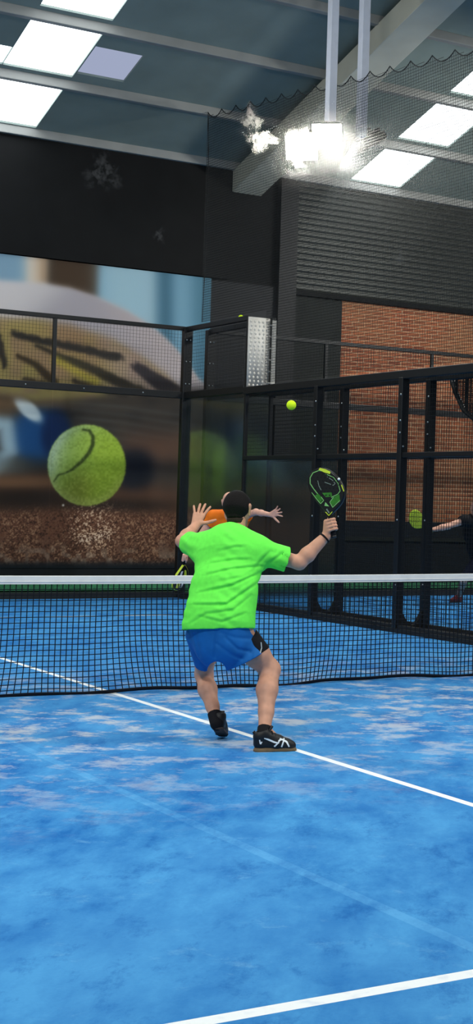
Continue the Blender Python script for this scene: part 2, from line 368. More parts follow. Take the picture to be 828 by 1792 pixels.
def side_fence(X, label, near):
    t = thing('court_side_fence', (X, 2.0, 0), label, 'fence', None)
    s = -1 if near else 1
    MB().box((X-0.03, 8.0, 3.95), (X+0.03, YB, 4.02)).build('top_rail', M['frame'], t, bevel=0.006)
    MB().box((X-0.045, -2.0, 2.93), (X+0.045, 8.04, 3.03)).build('top_rail', M['frame'], t, bevel=0.008)
    MB().box((X-0.045, 8.04, 2.95), (X+0.045, YB, 3.05)).build('middle_rail', M['frame'], t, bevel=0.008)
    MB().box((X-0.03, -2.0, 2.02), (X+0.03, 8.04, 2.08)).build('middle_rail', M['frame'], t, bevel=0.006)
    MB().box((X-0.03, -2.0, 0.03), (X+0.03, YB, 0.09)).build('bottom_rail', M['kerb'], t, bevel=0.006)
    post(t, X, YB-0.01, 0, 4.0, 0.14, 0.10)
    post(t, X, 8.02, 0, 4.0 if near else 3.0, 0.05, 0.05)
    if not near: post(t, X, 8.02, 3.0, 4.0, 0.05, 0.05)
    for y in (6.0, 4.0, 2.0, 0.0, -2.0): post(t, X, y, 0, 2.95, 0.10, 0.09)
    mesh_panel(t, (X, 8.04, 3.06), (0, 1, 0), YB-8.1, 0.9)
    mesh_panel(t, (X, 6.05, 2.08), (0, 1, 0), 1.92, 0.85)
    for y in (4.0, 2.0, 0.0, -2.0): mesh_panel(t, (X, y+0.05, 0.09), (0, 1, 0), 1.9, 2.84)
    MB().box((X-0.006, 8.05, 0.09), (X+0.006, YB-0.07, 2.95)).build('glass_pane', M['glass_r'], t)
    MB().box((X-0.006, 6.06, 0.09), (X+0.006, 7.99, 2.02)).build('glass_pane', M['glass_r'], t)
    sx = X-0.052 if near else X-0.052
    for y in (6.0, 4.0):
        bolts(t, [(sx, y-0.025, z) for z in (2.75, 2.45, 2.31)] + [(X-0.02, y-0.05, 2.15)])
        bolts(t, [(sx, y-0.02, 0.55), (sx, y-0.02, 1.30)])
    bolts(t, [(X-0.03*k, YB-0.065, z) for z in (3.82, 3.5, 3.17) for k in (-1, 1)])
    return t
ours_side = side_fence(XA, 'nearer black mesh side fence beside the blue court, topped by a thick rail', True)
theirs_side = side_fence(XB, 'second black mesh side fence standing just behind the one along our court', False)
# plates tying the twin posts together at the foot
for y in (6.0, 4.0, 2.0):
    xl, xr = XA+0.045, XB-0.045; xm = (xl+xr)/2
    for par, x0, x1 in ((ours_side, xl, xm-.002), (theirs_side, xr, xm+.002)):
        m = MB(); prof = [(x1, 0.051), (x0, 0.051), (x0, 0.25)]+[(x0+(x1-x0)*k, 0.25-0.17*math.sin(k*math.pi/2)) for k in np.linspace(.12, 1, 9)]
        m.prism([(x, y-0.03, z) for x, z in prof], (0, 0.06, 0)); m.build('foot_plate', M['frame'], par)

# tread plates closing the step of the tall wing
t = thing('tread_plate', (XA, 8.0, 3.05), 'raised-pattern aluminium plate closing the step at the end of the tall fence wing', 'metal plate')
m = MB(); x0, x1 = XA-0.02, XA+0.315; m.box((x0, 7.985, 3.02), (x1, 7.995, 4.0))
for j in range(17):
    for i in range(5):
        m.sphere((x0+0.035+i*0.064+(0.012 if j % 2 else 0), 7.985, 3.06+j*0.055), 0.017, 8, 6, (1.0, 0.35, 1.15))
m.build('face_plate', M['plate'], t, True)
m = MB(); x0, x1 = XA+0.335, XA+0.40; m.box((x0, 7.96, 3.02), (x1, 7.97, 3.98))
for j in range(22): m.obox((x0+0.033, 7.959, 3.06+j*0.042), (1, 0, 0), (0, 1, 0), (0, 0, 1), (0.022, 0.004, 0.008))
m.build('edge_plate', M['plate'], t)
for z in (3.10, 3.26, 3.42, 3.58, 3.74, 3.90): MB().box((XA+0.30, 7.975, z), (XA+0.345, 7.985, z+0.015)).build('bracket', M['plate'], t)
# spent ball stuck on top of the wing
MBall = MB(); MBall.sphere((XA+0.055, 8.38, 4.03), 0.033, 16, 10, (1.0, 1.25, 1.0)); o = MBall.build('padel_ball', M['felt'], None, True)
tag(o, 'worn yellow ball stuck on the top rail of the tall fence wing', 'ball')

# ------------------------------------------------------------------ tennis net
NX = 4.98
def top_z(x): return 0.88+0.035*(x/5)**2
net = thing('padel_net', (0, 0, 0), 'black mesh net with a white top tape stretched across the blue court', 'net')
xs_ = np.linspace(-NX, NX, 41)
m = MB(); tv = []
for x in xs_: tv += [(x, -0.014, top_z(x)-0.062), (x, 0.014, top_z(x)-0.062), (x, 0.014, top_z(x)-0.004), (x, 0.0, top_z(x)), (x, -0.014, top_z(x)-0.004)]
k = 5; m.add(tv, [(i*k+j, i*k+(j+1) % k, (i+1)*k+(j+1) % k, (i+1)*k+j) for i in range(len(xs_)-1) for j in range(k)]); tape = m.build('top_tape', M['tape'], net, False)
m = MB(); m.tube([(x, -0.016, top_z(x)-0.044) for x in xs_], 0.0035, 5); m.build('stitched_seam', M['tape'], tape)
pit = 0.044; nxv = int(2*NX/pit); nzv = 20
def net_pt(x, s):           # s 0 top .. 1 floor
    zt = top_z(x)-0.06; zb = 0.012+0.010*math.sin(x*3.1+0.4)+0.006*math.sin(x*7.7)
    sag = s**3
    z = zt+(zb-zt)*s
    dx = 0.030*sag*math.sin(x*2.3+1.0)+0.016*sag*math.sin(x*9.1)+0.02*s*math.sin(x*1.1)
    dy = -0.05*sag*math.sin(x*1.7+0.5)-0.02*sag+0.012*s*math.sin(x*5.0+s*4)
    return (x+dx, dy, z)
G = np.array([[net_pt(-NX+i*pit, j/nzv) for j in range(nzv+1)] for i in range(nxv+1)])
m = MB()
for i in range(nxv+1): m.tube(G[i], 0.0040, 4, False)
for j in range(1, nzv): m.tube(G[:, j], 0.0040, 4, False)
m.build('netting', M['net'], net)
m = MB(); m.tube(G[:, nzv], 0.011, 6); m.tube(G[:, nzv]+np.array([0, -0.03, 0.014]), 0.006, 5); m.build('bottom_cord', M['net'], net)
for sx in (-1, 1):
    m = MB(); m.tube([(sx*5.0, 0, 0), (sx*5.0, 0, 0.95)], 0.04, 12); m.build('net_post', M['frame'], net, True)

# ------------------------------------------------------------------ hanging divider net
dn = thing('divider_net', (5.27, 6.0, 3.1), 'fine black safety net hanging between the courts with a scalloped upper edge', 'net')
XN = 5.27
def cable_z(y): return 6.38+0.088*(y-0.0)+(-0.0)
def edge_z(y):
    c = (9.93-y)/0.465; fr = c-math.floor(c); return 6.355+0.0885*y-0.13*(1-(2*fr-1)**2)*0.75
m = MB(); pitch = 0.036; ny = int((9.93-0.4)/pitch)
for i in range(ny+1):
    y = 9.93-i*pitch; zt = edge_z(y); zb = 4.1 if y > 7.85 else 3.1; m.obox((XN, y, (zt+zb)/2), (1, 0, 0), (0, 1, 0), (0, 0, 1), (0.0019, 0.0019, (zt-zb)/2))
z = 3.1
while z < 7.25:
    yst = max(0.4, (z-6.355+0.05)/0.0885); 
    if yst < 9.9: yen = 9.93 if z > 4.1 else 7.85; m.obox((XN+0.003, (yst+yen)/2, z), (1, 0, 0), (0, 1, 0), (0, 0, 1), (0.0019, (yen-yst)/2, 0.0019))
    z += pitch
m.build('netting', M['wire'], dn)
m = MB(); m.tube([(XN, 9.93-i*0.0465, edge_z(9.93-i*0.0465)) for i in range(205)], 0.007, 5); m.build('edge_cord', M['wire'], dn)
m = MB(); m.tube([(XN, 9.93, edge_z(9.93)), (XN+0.01, 9.88, 6.5), (XN, 9.86, 5.6), (XN, 9.9, 4.1)], 0.006, 5); m.build('end_cord', M['wire'], dn)
# bunched lower corner of the net
bn = thing('gathered_net', (XB+0.25, 3.2, 1.6), 'dark gathered netting hanging in a slanting fold behind the mesh fence', 'net')
P_ = [on(788, 652, 0, XB+0.2), on(798, 688, 0, XB+0.2), on(812, 718, 0, XB+0.2), on(840, 742, 0, XB+0.2)]
m = MB(); m.tube(P_, [0.035, 0.03, 0.03, 0.028], 7); m.build('rolled_edge', M['wire'], bn, True)
m = MB()
y0, y1 = P_[3][1]-0.4, P_[0][1]
yy = y1
while yy > y0:
    zb = np.interp(-yy, [-p_[1] for p_ in P_], [p_[2] for p_ in P_])
    m.obox((XB+0.2+0.02*math.sin(yy*30), yy, (zb+3.1)/2), (1, 0, 0), (0, 1, 0), (0, 0, 1), (0.003, 0.0045, (3.1-zb)/2)); yy -= 0.018
zz = 2.25
while zz < 3.1:
    ye = np.interp(-zz, [-p_[2] for p_ in P_], [p_[1] for p_ in P_])
    m.obox((XB+0.205, (y0+ye)/2, zz), (1, 0, 0), (0, 1, 0), (0, 0, 1), (0.003, abs(ye-y0)/2, 0.004)); zz += 0.022
m.build('netting', M['wire'], bn)

# ------------------------------------------------------------------ hanging floodlights
def floodlight(pole_xy, ztop_end, heads, label, lit):
    x, y = pole_xy; t = thing('hanging_floodlight', (x, y, ztop_end), label, 'floodlight')
    MB().box((x-0.055, y-0.055, ztop_end), (x+0.055, y+0.055, roof_z(y)-0.02)).build('pole', M['pole'], t, bevel=0.008)
    for c, tgt in heads:
        c = np.asarray(c, float); d = np.asarray(tgt, float)-c; d /= np.linalg.norm(d); sx = np.cross(d, U); sx /= np.linalg.norm(sx); sy = np.cross(sx, d)
        hd = MB().obox(c-d*0.05, sx, sy, d, (0.20, 0.165, 0.045)).build('lamp_head', M['frame'], t, bevel=0.012)
        MB().obox(c, sx, sy, d, (0.185, 0.15, 0.006)).build('lamp_glass', M['lamp'] if lit else M['r_black'], hd)
        m = MB()
        for k in range(6): m.obox(c-d*0.12+sx*(-0.15+0.06*k), sx, sy, d, (0.006, 0.13, 0.035))
        m.build('cooling_fins', M['frame'], hd)
        MB().tube([c-d*0.1, c-d*0.1+U*0.12, np.array([x, y, ztop_end+0.10])], 0.018, 8).build('bracket', M['frame'], t)
    return t
pa, pb = on(578, 210, 0, 5.12), on(632, 240, 0, 5.44)
h1, h2 = on(526, 259, 0, 4.72), on(573, 238, 0, 5.00)
floodlight((5.12, pa[1]), pa[2]-0.1, [(h1, (-1.2, -1.5, 0.5)), (h2, (-1.2, -1.5, 0.5))], 'pair of blazing white floodlights hanging from a white pole under the roof', True)
h3 = on(652, 254, 0, 5.72)
floodlight((5.44, pb[1]), pb[2], [(h3, (9.0, 5.0, 0))], 'unlit floodlight hanging from the white pole behind the safety net', False)

# ------------------------------------------------------------------ printed mural
def blur_step(d, w): return 1/(1+np.exp(np.clip(-d/w, -40, 40)))
def seg_dist(x, y, pts):
    best = np.full_like(x, 1e9); tt = np.zeros_like(x); n = len(pts)-1
    for i in range(n):
        (ax, ay), (bx, by) = pts[i], pts[i+1]; dx, dy = bx-ax, by-ay
        t = np.clip(((x-ax)*dx+(y-ay)*dy)/(dx*dx+dy*dy), 0, 1); d = np.hypot(x-ax-t*dx, y-ay-t*dy)
        w = d < best; best = np.where(w, d, best); tt = np.where(w, (i+t)/n, tt)
    return best, tt
def vnoise(x, y, s, seed):
    g = np.random.default_rng(seed).random((64, 64)); X = x/s; Y = y/s; xi = np.floor(X).astype(int); yi = np.floor(Y).astype(int); fx = X-xi; fy = Y-yi
    fx = fx*fx*(3-2*fx); fy = fy*fy*(3-2*fy); a = lambda i, j: g[(xi+i) % 64, (yi+j) % 64]
    return (a(0, 0)*(1-fx)+a(1, 0)*fx)*(1-fy)+(a(0, 1)*(1-fx)+a(1, 1)*fx)*fy
def paint_print(x, y):
    """colours of the printed picture over the print's own layout coordinates"""
    c = np.zeros(x.shape+(3,))
    def lay(mask, col):
        nonlocal c
        mask = np.clip(mask, 0, 1)[..., None]; c = c*(1-mask)+np.asarray(col, float)*mask
    def band(lo, hi, w): return lambda v: blur_step(v-lo, w)*blur_step(hi-v, w)
    n1 = vnoise(x, y, 26, 1); n2 = vnoise(x, y, 9, 2); n3 = vnoise(x, y, 3.2, 3); n4 = vnoise(x, y, 60, 4)
    c[:] = (128, 172, 200)
    lay(band(-60, 38, 8)(x), (130, 165, 190)); lay(band(42, 84, 5)(x), (226, 212, 196)); lay(band(64, 84, 5)(x), (190, 160, 130))
    lay(band(82, 172, 4)(x-(y-450)*-.05), (66, 50, 36)); lay(band(176, 262, 9)(x), (158, 194, 212)); lay(band(255, 276, 7)(x)*.6, (196, 220, 230)); lay(band(274, 303, 7)(x), (48, 92, 116)); lay(band(306, 334, 8)(x), (120, 165, 190)); lay(band(334, 380, 8)(x), (70, 118, 142))
    lay(blur_step(x+400-0*y, 10)*blur_step(-60-x, 20), (90, 120, 140))
    # white toe of the shoe
    ex = np.interp(x, [-400, 0, 75, 120, 165, 220, 262, 290, 315, 345, 420], [470, 491, 496, 505, 520, 546, 572, 596, 622, 664, 720])
    toe = blur_step(y-ex, 2.5)
    lay(toe, (212, 207, 210)); lay(toe*blur_step(x-70-(540-y)*.8, 16)*blur_step(330-x, 25)*.75, (150, 146, 158)); lay(toe*blur_step(x-215-(600-y)*-.3, 20)*.6, (196, 180, 178))
    # tan sole with dark zigzags
    sy = np.interp(x, [-400, 0, 60, 120, 190, 240, 290, 330], [548, 556, 560, 570, 596, 624, 660, 700])
    sole = blur_step(y-sy, 4)*blur_step(320-x+0*(y-640), 14)
    lay(sole, (156, 128, 96)); lay(sole*blur_step(n1-.45, .1)*.6, (172, 160, 84)); lay(sole*blur_step(640-y, 20)*blur_step(y-540, 10)*blur_step(x-100, 30)*.5, (128, 96, 66))
    lay(sole*blur_step(x-195-(690-y)*-.2, 14)*.75, (168, 146, 138))
    for pts, wa, wb, col in (([(22, 584), (70, 597), (118, 606), (205, 626)], 5, 7, (38, 36, 36)), ([(60, 604), (110, 628), (170, 652), (250, 690)], 3, 10, (44, 40, 32)), ([(30, 624), (62, 640), (90, 668)], 4, 8, (52, 42, 28)),
                            ([(100, 625), (150, 640)], 4, 5, (58, 54, 40)), ([(236, 642), (262, 660), (302, 688)], 8, 15, (42, 38, 44)), ([(-6, 590), (6, 640)], 6, 6, (40, 36, 34)), ([(-60, 600), (-30, 660)], 9, 9, (40, 36, 34)), ([(130, 668), (215, 690)], 5, 8, (52, 44, 36)), ([(40, 664), (90, 676)], 3, 6, (60, 50, 36))):
        d, t = seg_dist(x+(n2-.5)*5, y+(n2-.5)*5, pts); lay(blur_step(wa+(wb-wa)*t-d, 1.5)*.92, col)
    d, t = seg_dist(x, y, [(95, 630), (140, 655), (165, 668)]); lay(blur_step(6-d, 2.5)*.8, (184, 168, 62))
    # dark underside and background beneath
    ly = np.interp(x, [-400, 0, 60, 120, 200, 300, 420], [690, 694, 704, 700, 690, 684, 680])
    low = blur_step(y-ly, 4); lay(low, (50, 45, 42)); lay(low*blur_step(n1-.5, .15)*.35, (78, 66, 56))
    for q in range(7): d, t = seg_dist(x, y, [(120+q*6, 704+q*13), (210, 712+q*14), (330, 730+q*15)]); lay(low*blur_step(2.5-d, 2)*.4, (82, 82, 80))
    lay(low*blur_step(y-690, 4)*blur_step(728-(x*.12)-y, 6)*blur_step(110-x, 20), (112, 86, 62))
    d = np.hypot((x-62)/48, (y-765)/48); lay(low*blur_step(1-d, .12)*.95, (30, 78, 132)); d = np.hypot((x-96)/26, (y-762)/44); lay(low*blur_step(1-d, .12)*.9, (14, 34, 74))
    d = np.hypot((x-47-(y-716)*.7)/17, (y-716)/22); lay(low*blur_step(1-d, .12), (212, 220, 222))
    d, t = seg_dist(x, y, [(-30, 740), (8, 745), (14, 790), (-20, 830)]); lay(low*blur_step(14-d, 4)*.9, (166, 190, 204)); lay(low*blur_step(22-np.hypot((x-20)*.6, y-822), 4)*.7, (118, 118, 112))
    lay(blur_step(y-800, 5)*blur_step(838-y, 4)*blur_step(x-30, 10)*blur_step(110-x, 20)*.6, (44, 42, 40))
    clay = blur_step(y-838+8*np.sin(x/50), 5); lay(clay, (92, 62, 46)); lay(clay*blur_step(n4-.5, .1)*.5, (62, 42, 32))
    lay(blur_step(22-abs(y-872), 5)*blur_step(62-abs(x-40)*.7, 12)*.8, (32, 25, 22)); lay(blur_step(y-835, 4)*blur_step(852-y, 4)*blur_step(90-x, 14), (126, 88, 62))
    lay(blur_step(28-abs(y-788), 9)*blur_step(x-214, 9), (98, 70, 56)); d = np.hypot((x-232)/38, (y-822)/36); lay(blur_step(1-d, .15), (22, 24, 34)); lay(blur_step(26-abs(y-838), 8)*blur_step(x-268, 9)*.7, (70, 62, 58))
    lay(blur_step(11-abs(y-884), 4)*blur_step(x-130, 20)*blur_step(300-x, 30)*.85, (28, 23, 22)); lay(blur_step(10-abs(y-866), 5)*blur_step(x-225, 20)*.6, (96, 66, 52))
    ground = blur_step(y-898+6*np.sin(x/70), 5); lay(ground, (104, 66, 50)); lay(ground*blur_step(y-948, 14)*.5, (66, 46, 38))
    n5 = vnoise(x, y, 1.7, 7); grain = n5*.55+n3*.35+n2*.1; lay(ground*blur_step(grain-.62, .03)*.6*blur_step(n1-.25, .1), (184, 142, 112)); lay(ground*blur_step(.34-grain, .03)*.7, (46, 30, 24))
    lay(ground*blur_step(y-958, 6)*blur_step(n2-.6, .04)*.5, (150, 132, 120))
    rr = np.hypot((x-160)/42, (y-925)/38); lay(blur_step(1-rr, .2)*blur_step(n5*.6+n3*.4-.66, .03)*.8, (224, 190, 164))
    d, t = seg_dist(x, y, [(140, 944), (165, 940), (184, 934)]); lay(blur_step(5-d, 2)*blur_step(n5-.5, .05)*.7, (222, 196, 178))
    lay(blur_step(y-984, 2.5), (18, 23, 30)); lay(blur_step(x-322, 10)*blur_step(y-690, 6)*.35, (40, 40, 38))  # last layer puts the corner glass's grey haze into the print colour
    # the ball
    ang = np.arctan2(y-814, x-149.5); rb = 67.5*(1+.012*(vnoise(ang*40+200, ang*0+3, 1.0, 9)-.5)); d = np.hypot((x-149.5), (y-814)*.965); ball = blur_step(rb-d, .8)
    lay(ball, (146, 172, 48)); lay(ball*blur_step(x*0+.62-np.hypot(x-175, y-782)/90, .1)*.6, (166, 194, 62))
    lay(ball*blur_step((150-x)*.8+(820-y)*.2-6, 12)*.8, (162, 190, 100)); lay(ball*blur_step(104-x+.25*(y-800)*-1, 7)*.85, (184, 206, 174)); lay(ball*blur_step(d-58, 4)*blur_step(150-x, 20)*.6, (170, 188, 170))
    lay(ball*blur_step(y-832-(x-150)*-.1, 12)*.75, (100, 120, 30)); lay(ball*blur_step(22-np.hypot(x-133, (y-858)*.8), 9)*.55, (88, 86, 30)); lay(ball*blur_step(d-59, 4)*blur_step(y-840, 8)*.5, (150, 150, 90))
    d2, t = seg_dist(x, y, [(143, 752), (154, 754), (160, 764), (160, 778), (153, 793), (140, 808), (125, 821), (112, 828), (100, 831), (92, 842)]); lay(ball*blur_step(1.2+2.2*np.sin(np.clip(t*1.1+.1, 0, 1)*math.pi)-d2, .8)*.9, (50, 62, 26))
    lay(ball*(n3-.5)*.35, (210, 220, 130)); lay(ball*np.clip(.5-n3, 0, 1)*.4, (70, 84, 20))
    lay(blur_step(1.6-np.hypot(x-108, y-884), .6), (220, 210, 200))
    return c
yM = YW-0.062
xg = np.concatenate([np.arange(0.2, 2.4, 0.04), np.arange(2.4, 6.125, 0.0095)]); zg = np.arange(0.36, 5.015, 0.0095)
XX, ZZ = np.meshgrid(xg, zg, indexing='ij')
px, py = project(np.stack([XX, np.full_like(XX, YW), ZZ], -1))
colr = lina(paint_print(px, py)); colr = np.clip(colr*(1+.38*np.clip((py-690)/20, 0, 1))[..., None]*np.array([1.04, 1.0, .94]), 0, 1); nx_, nz_ = XX.shape  # colours below the rail raised to offset weaker light there
vv = np.stack([XX, np.full_like(XX, yM), ZZ], -1).reshape(-1, 3)
I = np.arange(nx_*nz_).reshape(nx_, nz_); quads = np.stack([I[:-1, :-1], I[1:, :-1], I[1:, 1:], I[:-1, 1:]], -1).reshape(-1, 4)
def mesh_quads(name, v, q, mat, parent=None, smooth=True, base=None, colors=None):
    b = BASE[parent] if parent is not None else np.array(base, float)
    me = bpy.data.meshes.new(name); v = np.asarray(v, float)-b
    me.vertices.add(len(v)); me.vertices.foreach_set('co', v.astype(np.float32).ravel())
    me.loops.add(q.size); me.loops.foreach_set('vertex_index', q.astype(np.int32).ravel())
    me.polygons.add(len(q)); me.polygons.foreach_set('loop_start', np.arange(0, q.size, q.shape[1], dtype=np.int32))
    me.update(calc_edges=True); me.validate()
    if smooth: me.polygons.foreach_set('use_smooth', [True]*len(me.polygons))
    if colors is not None:
        a = me.color_attributes.new('print', 'FLOAT_COLOR', 'POINT'); a.data.foreach_set('color', np.concatenate([colors, np.ones((len(colors), 1))], 1).astype(np.float32).ravel())
    me.materials.append(mat); o = bpy.data.objects.new(name, me); COL.objects.link(o); BASE[o] = b
    if parent is not None: o.parent = parent
    else: o.location = b
    return o
def mural_mat():
    t = NT('printed_vinyl'); a = t.new('ShaderNodeVertexColor'); a.layer_name = 'print'
    t.bsdf(a.outputs[0], 0.6, 0, 0.2); return t.m
wm = thing('wall_mural', (3.0, yM, 0.36), 'wall-sized print of a tennis ball bouncing on clay before a shoe', 'mural')
mesh_quads('printed_sheet', vv, quads, mural_mat(), wm, False, colors=colr.reshape(-1, 3))
MB().box((0.2, yM+0.002, 0.36), (6.12, YW-0.01, 5.0)).build('backing_board', M['black_wall'], wm)

# ------------------------------------------------------------------ bodies: blended tapered limbs turned into one continuous skin
class Field:
    def __init__(s, lo, hi, h):
        s.lo = np.asarray(lo, float); s.h = h; s.n = np.ceil((np.asarray(hi, float)-s.lo)/h).astype(int)+1
        s.D = np.full(s.n, 0.2, np.float32)
    def block(s, lo, hi):
        a = np.clip(np.floor((lo-s.lo)/s.h).astype(int), 0, s.n-1); b = np.clip(np.ceil((hi-s.lo)/s.h).astype(int)+1, 1, s.n)
        ax = [(s.lo[i]+s.h*np.arange(a[i], b[i])).astype(np.float32) for i in range(3)]
        return (slice(a[0], b[0]), slice(a[1], b[1]), slice(a[2], b[2])), np.meshgrid(*ax, indexing='ij')
    @staticmethod
    def dist(P, a, b, ra, rb, n=None, fl=1.0):
        X, Y, Z = P; a = np.asarray(a, float); b = np.asarray(b, float); d = b-a; L = float(d@d)+1e-12
        t = np.clip(((X-a[0])*d[0]+(Y-a[1])*d[1]+(Z-a[2])*d[2])/L, 0, 1)
        qx, qy, qz = X-a[0]-t*d[0], Y-a[1]-t*d[1], Z-a[2]-t*d[2]
        if n is not None:
            k = (qx*n[0]+qy*n[1]+qz*n[2])*(1/fl-1); qx, qy, qz = qx+k*n[0], qy+k*n[1], qz+k*n[2]
        return np.sqrt(qx*qx+qy*qy+qz*qz)-(ra+(rb-ra)*t)
    def cone(s, a, b, ra, rb=None, k=0.02, n=None, fl=1.0, grow=0.0):
        rb = ra if rb is None else rb; ra += grow; rb += grow; a = np.asarray(a, float); b = np.asarray(b, float); m = max(ra, rb)*max(1, fl)+k+2*s.h+0.02
        sl, P = s.block(np.minimum(a, b)-m, np.maximum(a, b)+m); d = s.dist(P, a, b, ra, rb, n, fl).astype(np.float32); o = s.D[sl]
        if k > 0: h = np.clip(0.5+0.5*(o-d)/k, 0, 1); s.D[sl] = o*(1-h)+d*h-k*h*(1-h)
        else: s.D[sl] = np.minimum(o, d)
        return s
    def cut(s, a, b, ra, rb=None, n=None, fl=1.0):
        rb = ra if rb is None else rb; a = np.asarray(a, float); b = np.asarray(b, float); m = max(ra, rb)+2*s.h
        sl, P = s.block(np.minimum(a, b)-m, np.maximum(a, b)+m); s.D[sl] = np.maximum(s.D[sl], -s.dist(P, a, b, ra, rb, n, fl)); return s
    def all(s):
        ax = [(s.lo[i]+s.h*np.arange(s.n[i])).astype(np.float32) for i in range(3)]; return np.meshgrid(*ax, indexing='ij', sparse=True)
    def half(s, p, n):                  # keep the side n points away from
        X, Y, Z = s.all(); n = np.asarray(n, float)/np.linalg.norm(n); s.D = np.maximum(s.D, ((X-p[0])*n[0]+(Y-p[1])*n[1]+(Z-p[2])*n[2]).astype(np.float32)); return s
    def mesh(s, name, mat, parent, colors=None):
        D = s.D; D[0] = D[-1] = np.maximum(D[0], .01); D[:, 0] = np.maximum(D[:, 0], .01); D[:, -1] = np.maximum(D[:, -1], .01); D[:, :, 0] = np.maximum(D[:, :, 0], .01); D[:, :, -1] = np.maximum(D[:, :, -1], .01)
        S = D < 0; nx, ny, nz = D.shape; cnt = np.zeros((nx-1, ny-1, nz-1), np.int8); offs = [(i, j, k) for i in (0, 1) for j in (0, 1) for k in (0, 1)]
        for i, j, k in offs: cnt += S[i:nx-1+i, j:ny-1+j, k:nz-1+k]
        act = np.argwhere((cnt > 0) & (cnt < 8)); idx = np.full(cnt.shape, -1, np.int64); idx[tuple(act.T)] = np.arange(len(act))
        cv = np.stack([D[act[:, 0]+i, act[:, 1]+j, act[:, 2]+k] for i, j, k in offs], 1).astype(float); acc = np.zeros((len(act), 3)); num = np.zeros(len(act)); o = np.array(offs, float)
        for p in range(8):
            for q in range(p+1, 8):
                if sum(abs(x-y) for x, y in zip(offs[p], offs[q])) != 1: continue
                a, b = cv[:, p], cv[:, q]; w = (a < 0) != (b < 0); t = np.where(w, a/np.where(w, a-b, 1), 0)
                acc += np.where(w[:, None], o[p]+t[:, None]*(o[q]-o[p]), 0); num += w
        v = s.lo+s.h*(act+acc/num[:, None]); Q = []
        for axis in range(3):
            sl0 = [slice(None)]*3; sl1 = [slice(None)]*3; sl0[axis] = slice(0, -1); sl1[axis] = slice(1, None)
            A, B = S[tuple(sl0)], S[tuple(sl1)]; e = np.argwhere(A != B); u, w = (axis+1) % 3, (axis+2) % 3
            e = e[(e[:, u] > 0) & (e[:, w] > 0) & (e[:, u] < D.shape[u]-1) & (e[:, w] < D.shape[w]-1)]; up = A[tuple(e.T)]
            def cell(du, dw):
                c = e.copy(); c[:, u] -= du; c[:, w] -= dw; return idx[tuple(c.T)]
            q = np.stack([cell(1, 1), cell(0, 1), cell(0, 0), cell(1, 0)], 1); q[~up] = q[~up][:, ::-1]; Q.append(q)
        return mesh_quads(name, v, np.concatenate(Q), mat, parent, True)
def lerp(a, b, t): return np.asarray(a)*(1-t)+np.asarray(b)*t
def unit(v): v = np.asarray(v, float); return v/np.linalg.norm(v)
def strip_on(bvh, base, paths, width, dirv, lift, name, mat, parent, back=0.2):
    """flat print following a surface: 3D paths are dropped on to the surface along dirv"""
    mb = MB(); dirv = unit(dirv)
    for path, w in paths:
        P = np.asarray(path, float); n = max(2, int(sum(np.linalg.norm(P[1:]-P[:-1], axis=1))/0.004)); ts = np.linspace(0, len(P)-1, n); C = np.array([lerp(P[int(min(t, len(P)-1.001))], P[int(min(t, len(P)-1.001))+1], t-int(min(t, len(P)-1.001))) for t in ts])
        T = np.gradient(C, axis=0); S = np.cross(T, dirv); S /= np.linalg.norm(S, axis=1)[:, None]+1e-9
        ww = np.interp(np.linspace(0, 1, n), np.linspace(0, 1, len(w)), w) if not np.isscalar(w) else np.full(n, w)
        rows = []
        for c, sd, wd in zip(C, S, ww):
            row = []
            for e in (-1, 1):
                q = c+sd*e*wd/2; hit = bvh.ray_cast(Vector(q-dirv*back-base), Vector(dirv), back*2.2)
                row.append((np.array(hit[0])+base-dirv*lift) if hit[0] is not None else None)
            rows.append(row if row[0] is not None and row[1] is not None else None)
        for r0, r1 in zip(rows[:-1], rows[1:]):
            if r0 is None or r1 is None: continue
            top = [r0[0], r0[1], r1[1], r1[0]]; bot = [q+dirv*lift*1.5 for q in top]
            mb.add(top+bot, [(0, 1, 2, 3), (7, 6, 5, 4), (0, 4, 5, 1), (1, 5, 6, 2), (2, 6, 7, 3), (3, 7, 4, 0)])
    return mb.build(name, mat, parent) if mb.n else None
def bvh_of(o): return BVHTree.FromPolygons([v.co for v in o.data.vertices], [tuple(p.vertices) for p in o.data.polygons])

def head(fd, c, fwd, up, r=0.0, k=0.02):
    """skull, jaw, nose, brow and ears; c = middle of the head, fwd = where the face looks"""
    fwd = unit(fwd); up = unit(up-fwd*(up@fwd)); sd = np.cross(fwd, up)
    fd.cone(c+up*0.035-fwd*0.020, c+up*0.030+fwd*0.018, 0.082+r, 0.076+r, k, sd, 0.92)
    fd.cone(c-up*0.01+fwd*0.035, c-up*0.085+fwd*0.055, 0.062+r, 0.036+r, k, sd, 0.95)
    fd.cone(c+up*0.028+fwd*0.083+sd*0.025, c+up*0.028+fwd*0.083-sd*0.025, 0.014, 0.014, 0.012)
    fd.cone(c+up*0.012+fwd*0.090, c-up*0.028+fwd*0.104, 0.008, 0.014, 0.012)
    fd.cone(c-up*0.058+fwd*0.090+sd*0.016, c-up*0.058+fwd*0.090-sd*0.016, 0.009, 0.009, 0.008)
    for e in (-1, 1):
        fd.cone(c+sd*e*0.078-up*0.030-fwd*0.005, c+sd*e*0.086+up*0.022-fwd*0.015, 0.011, 0.017, 0.008, sd, 0.5)
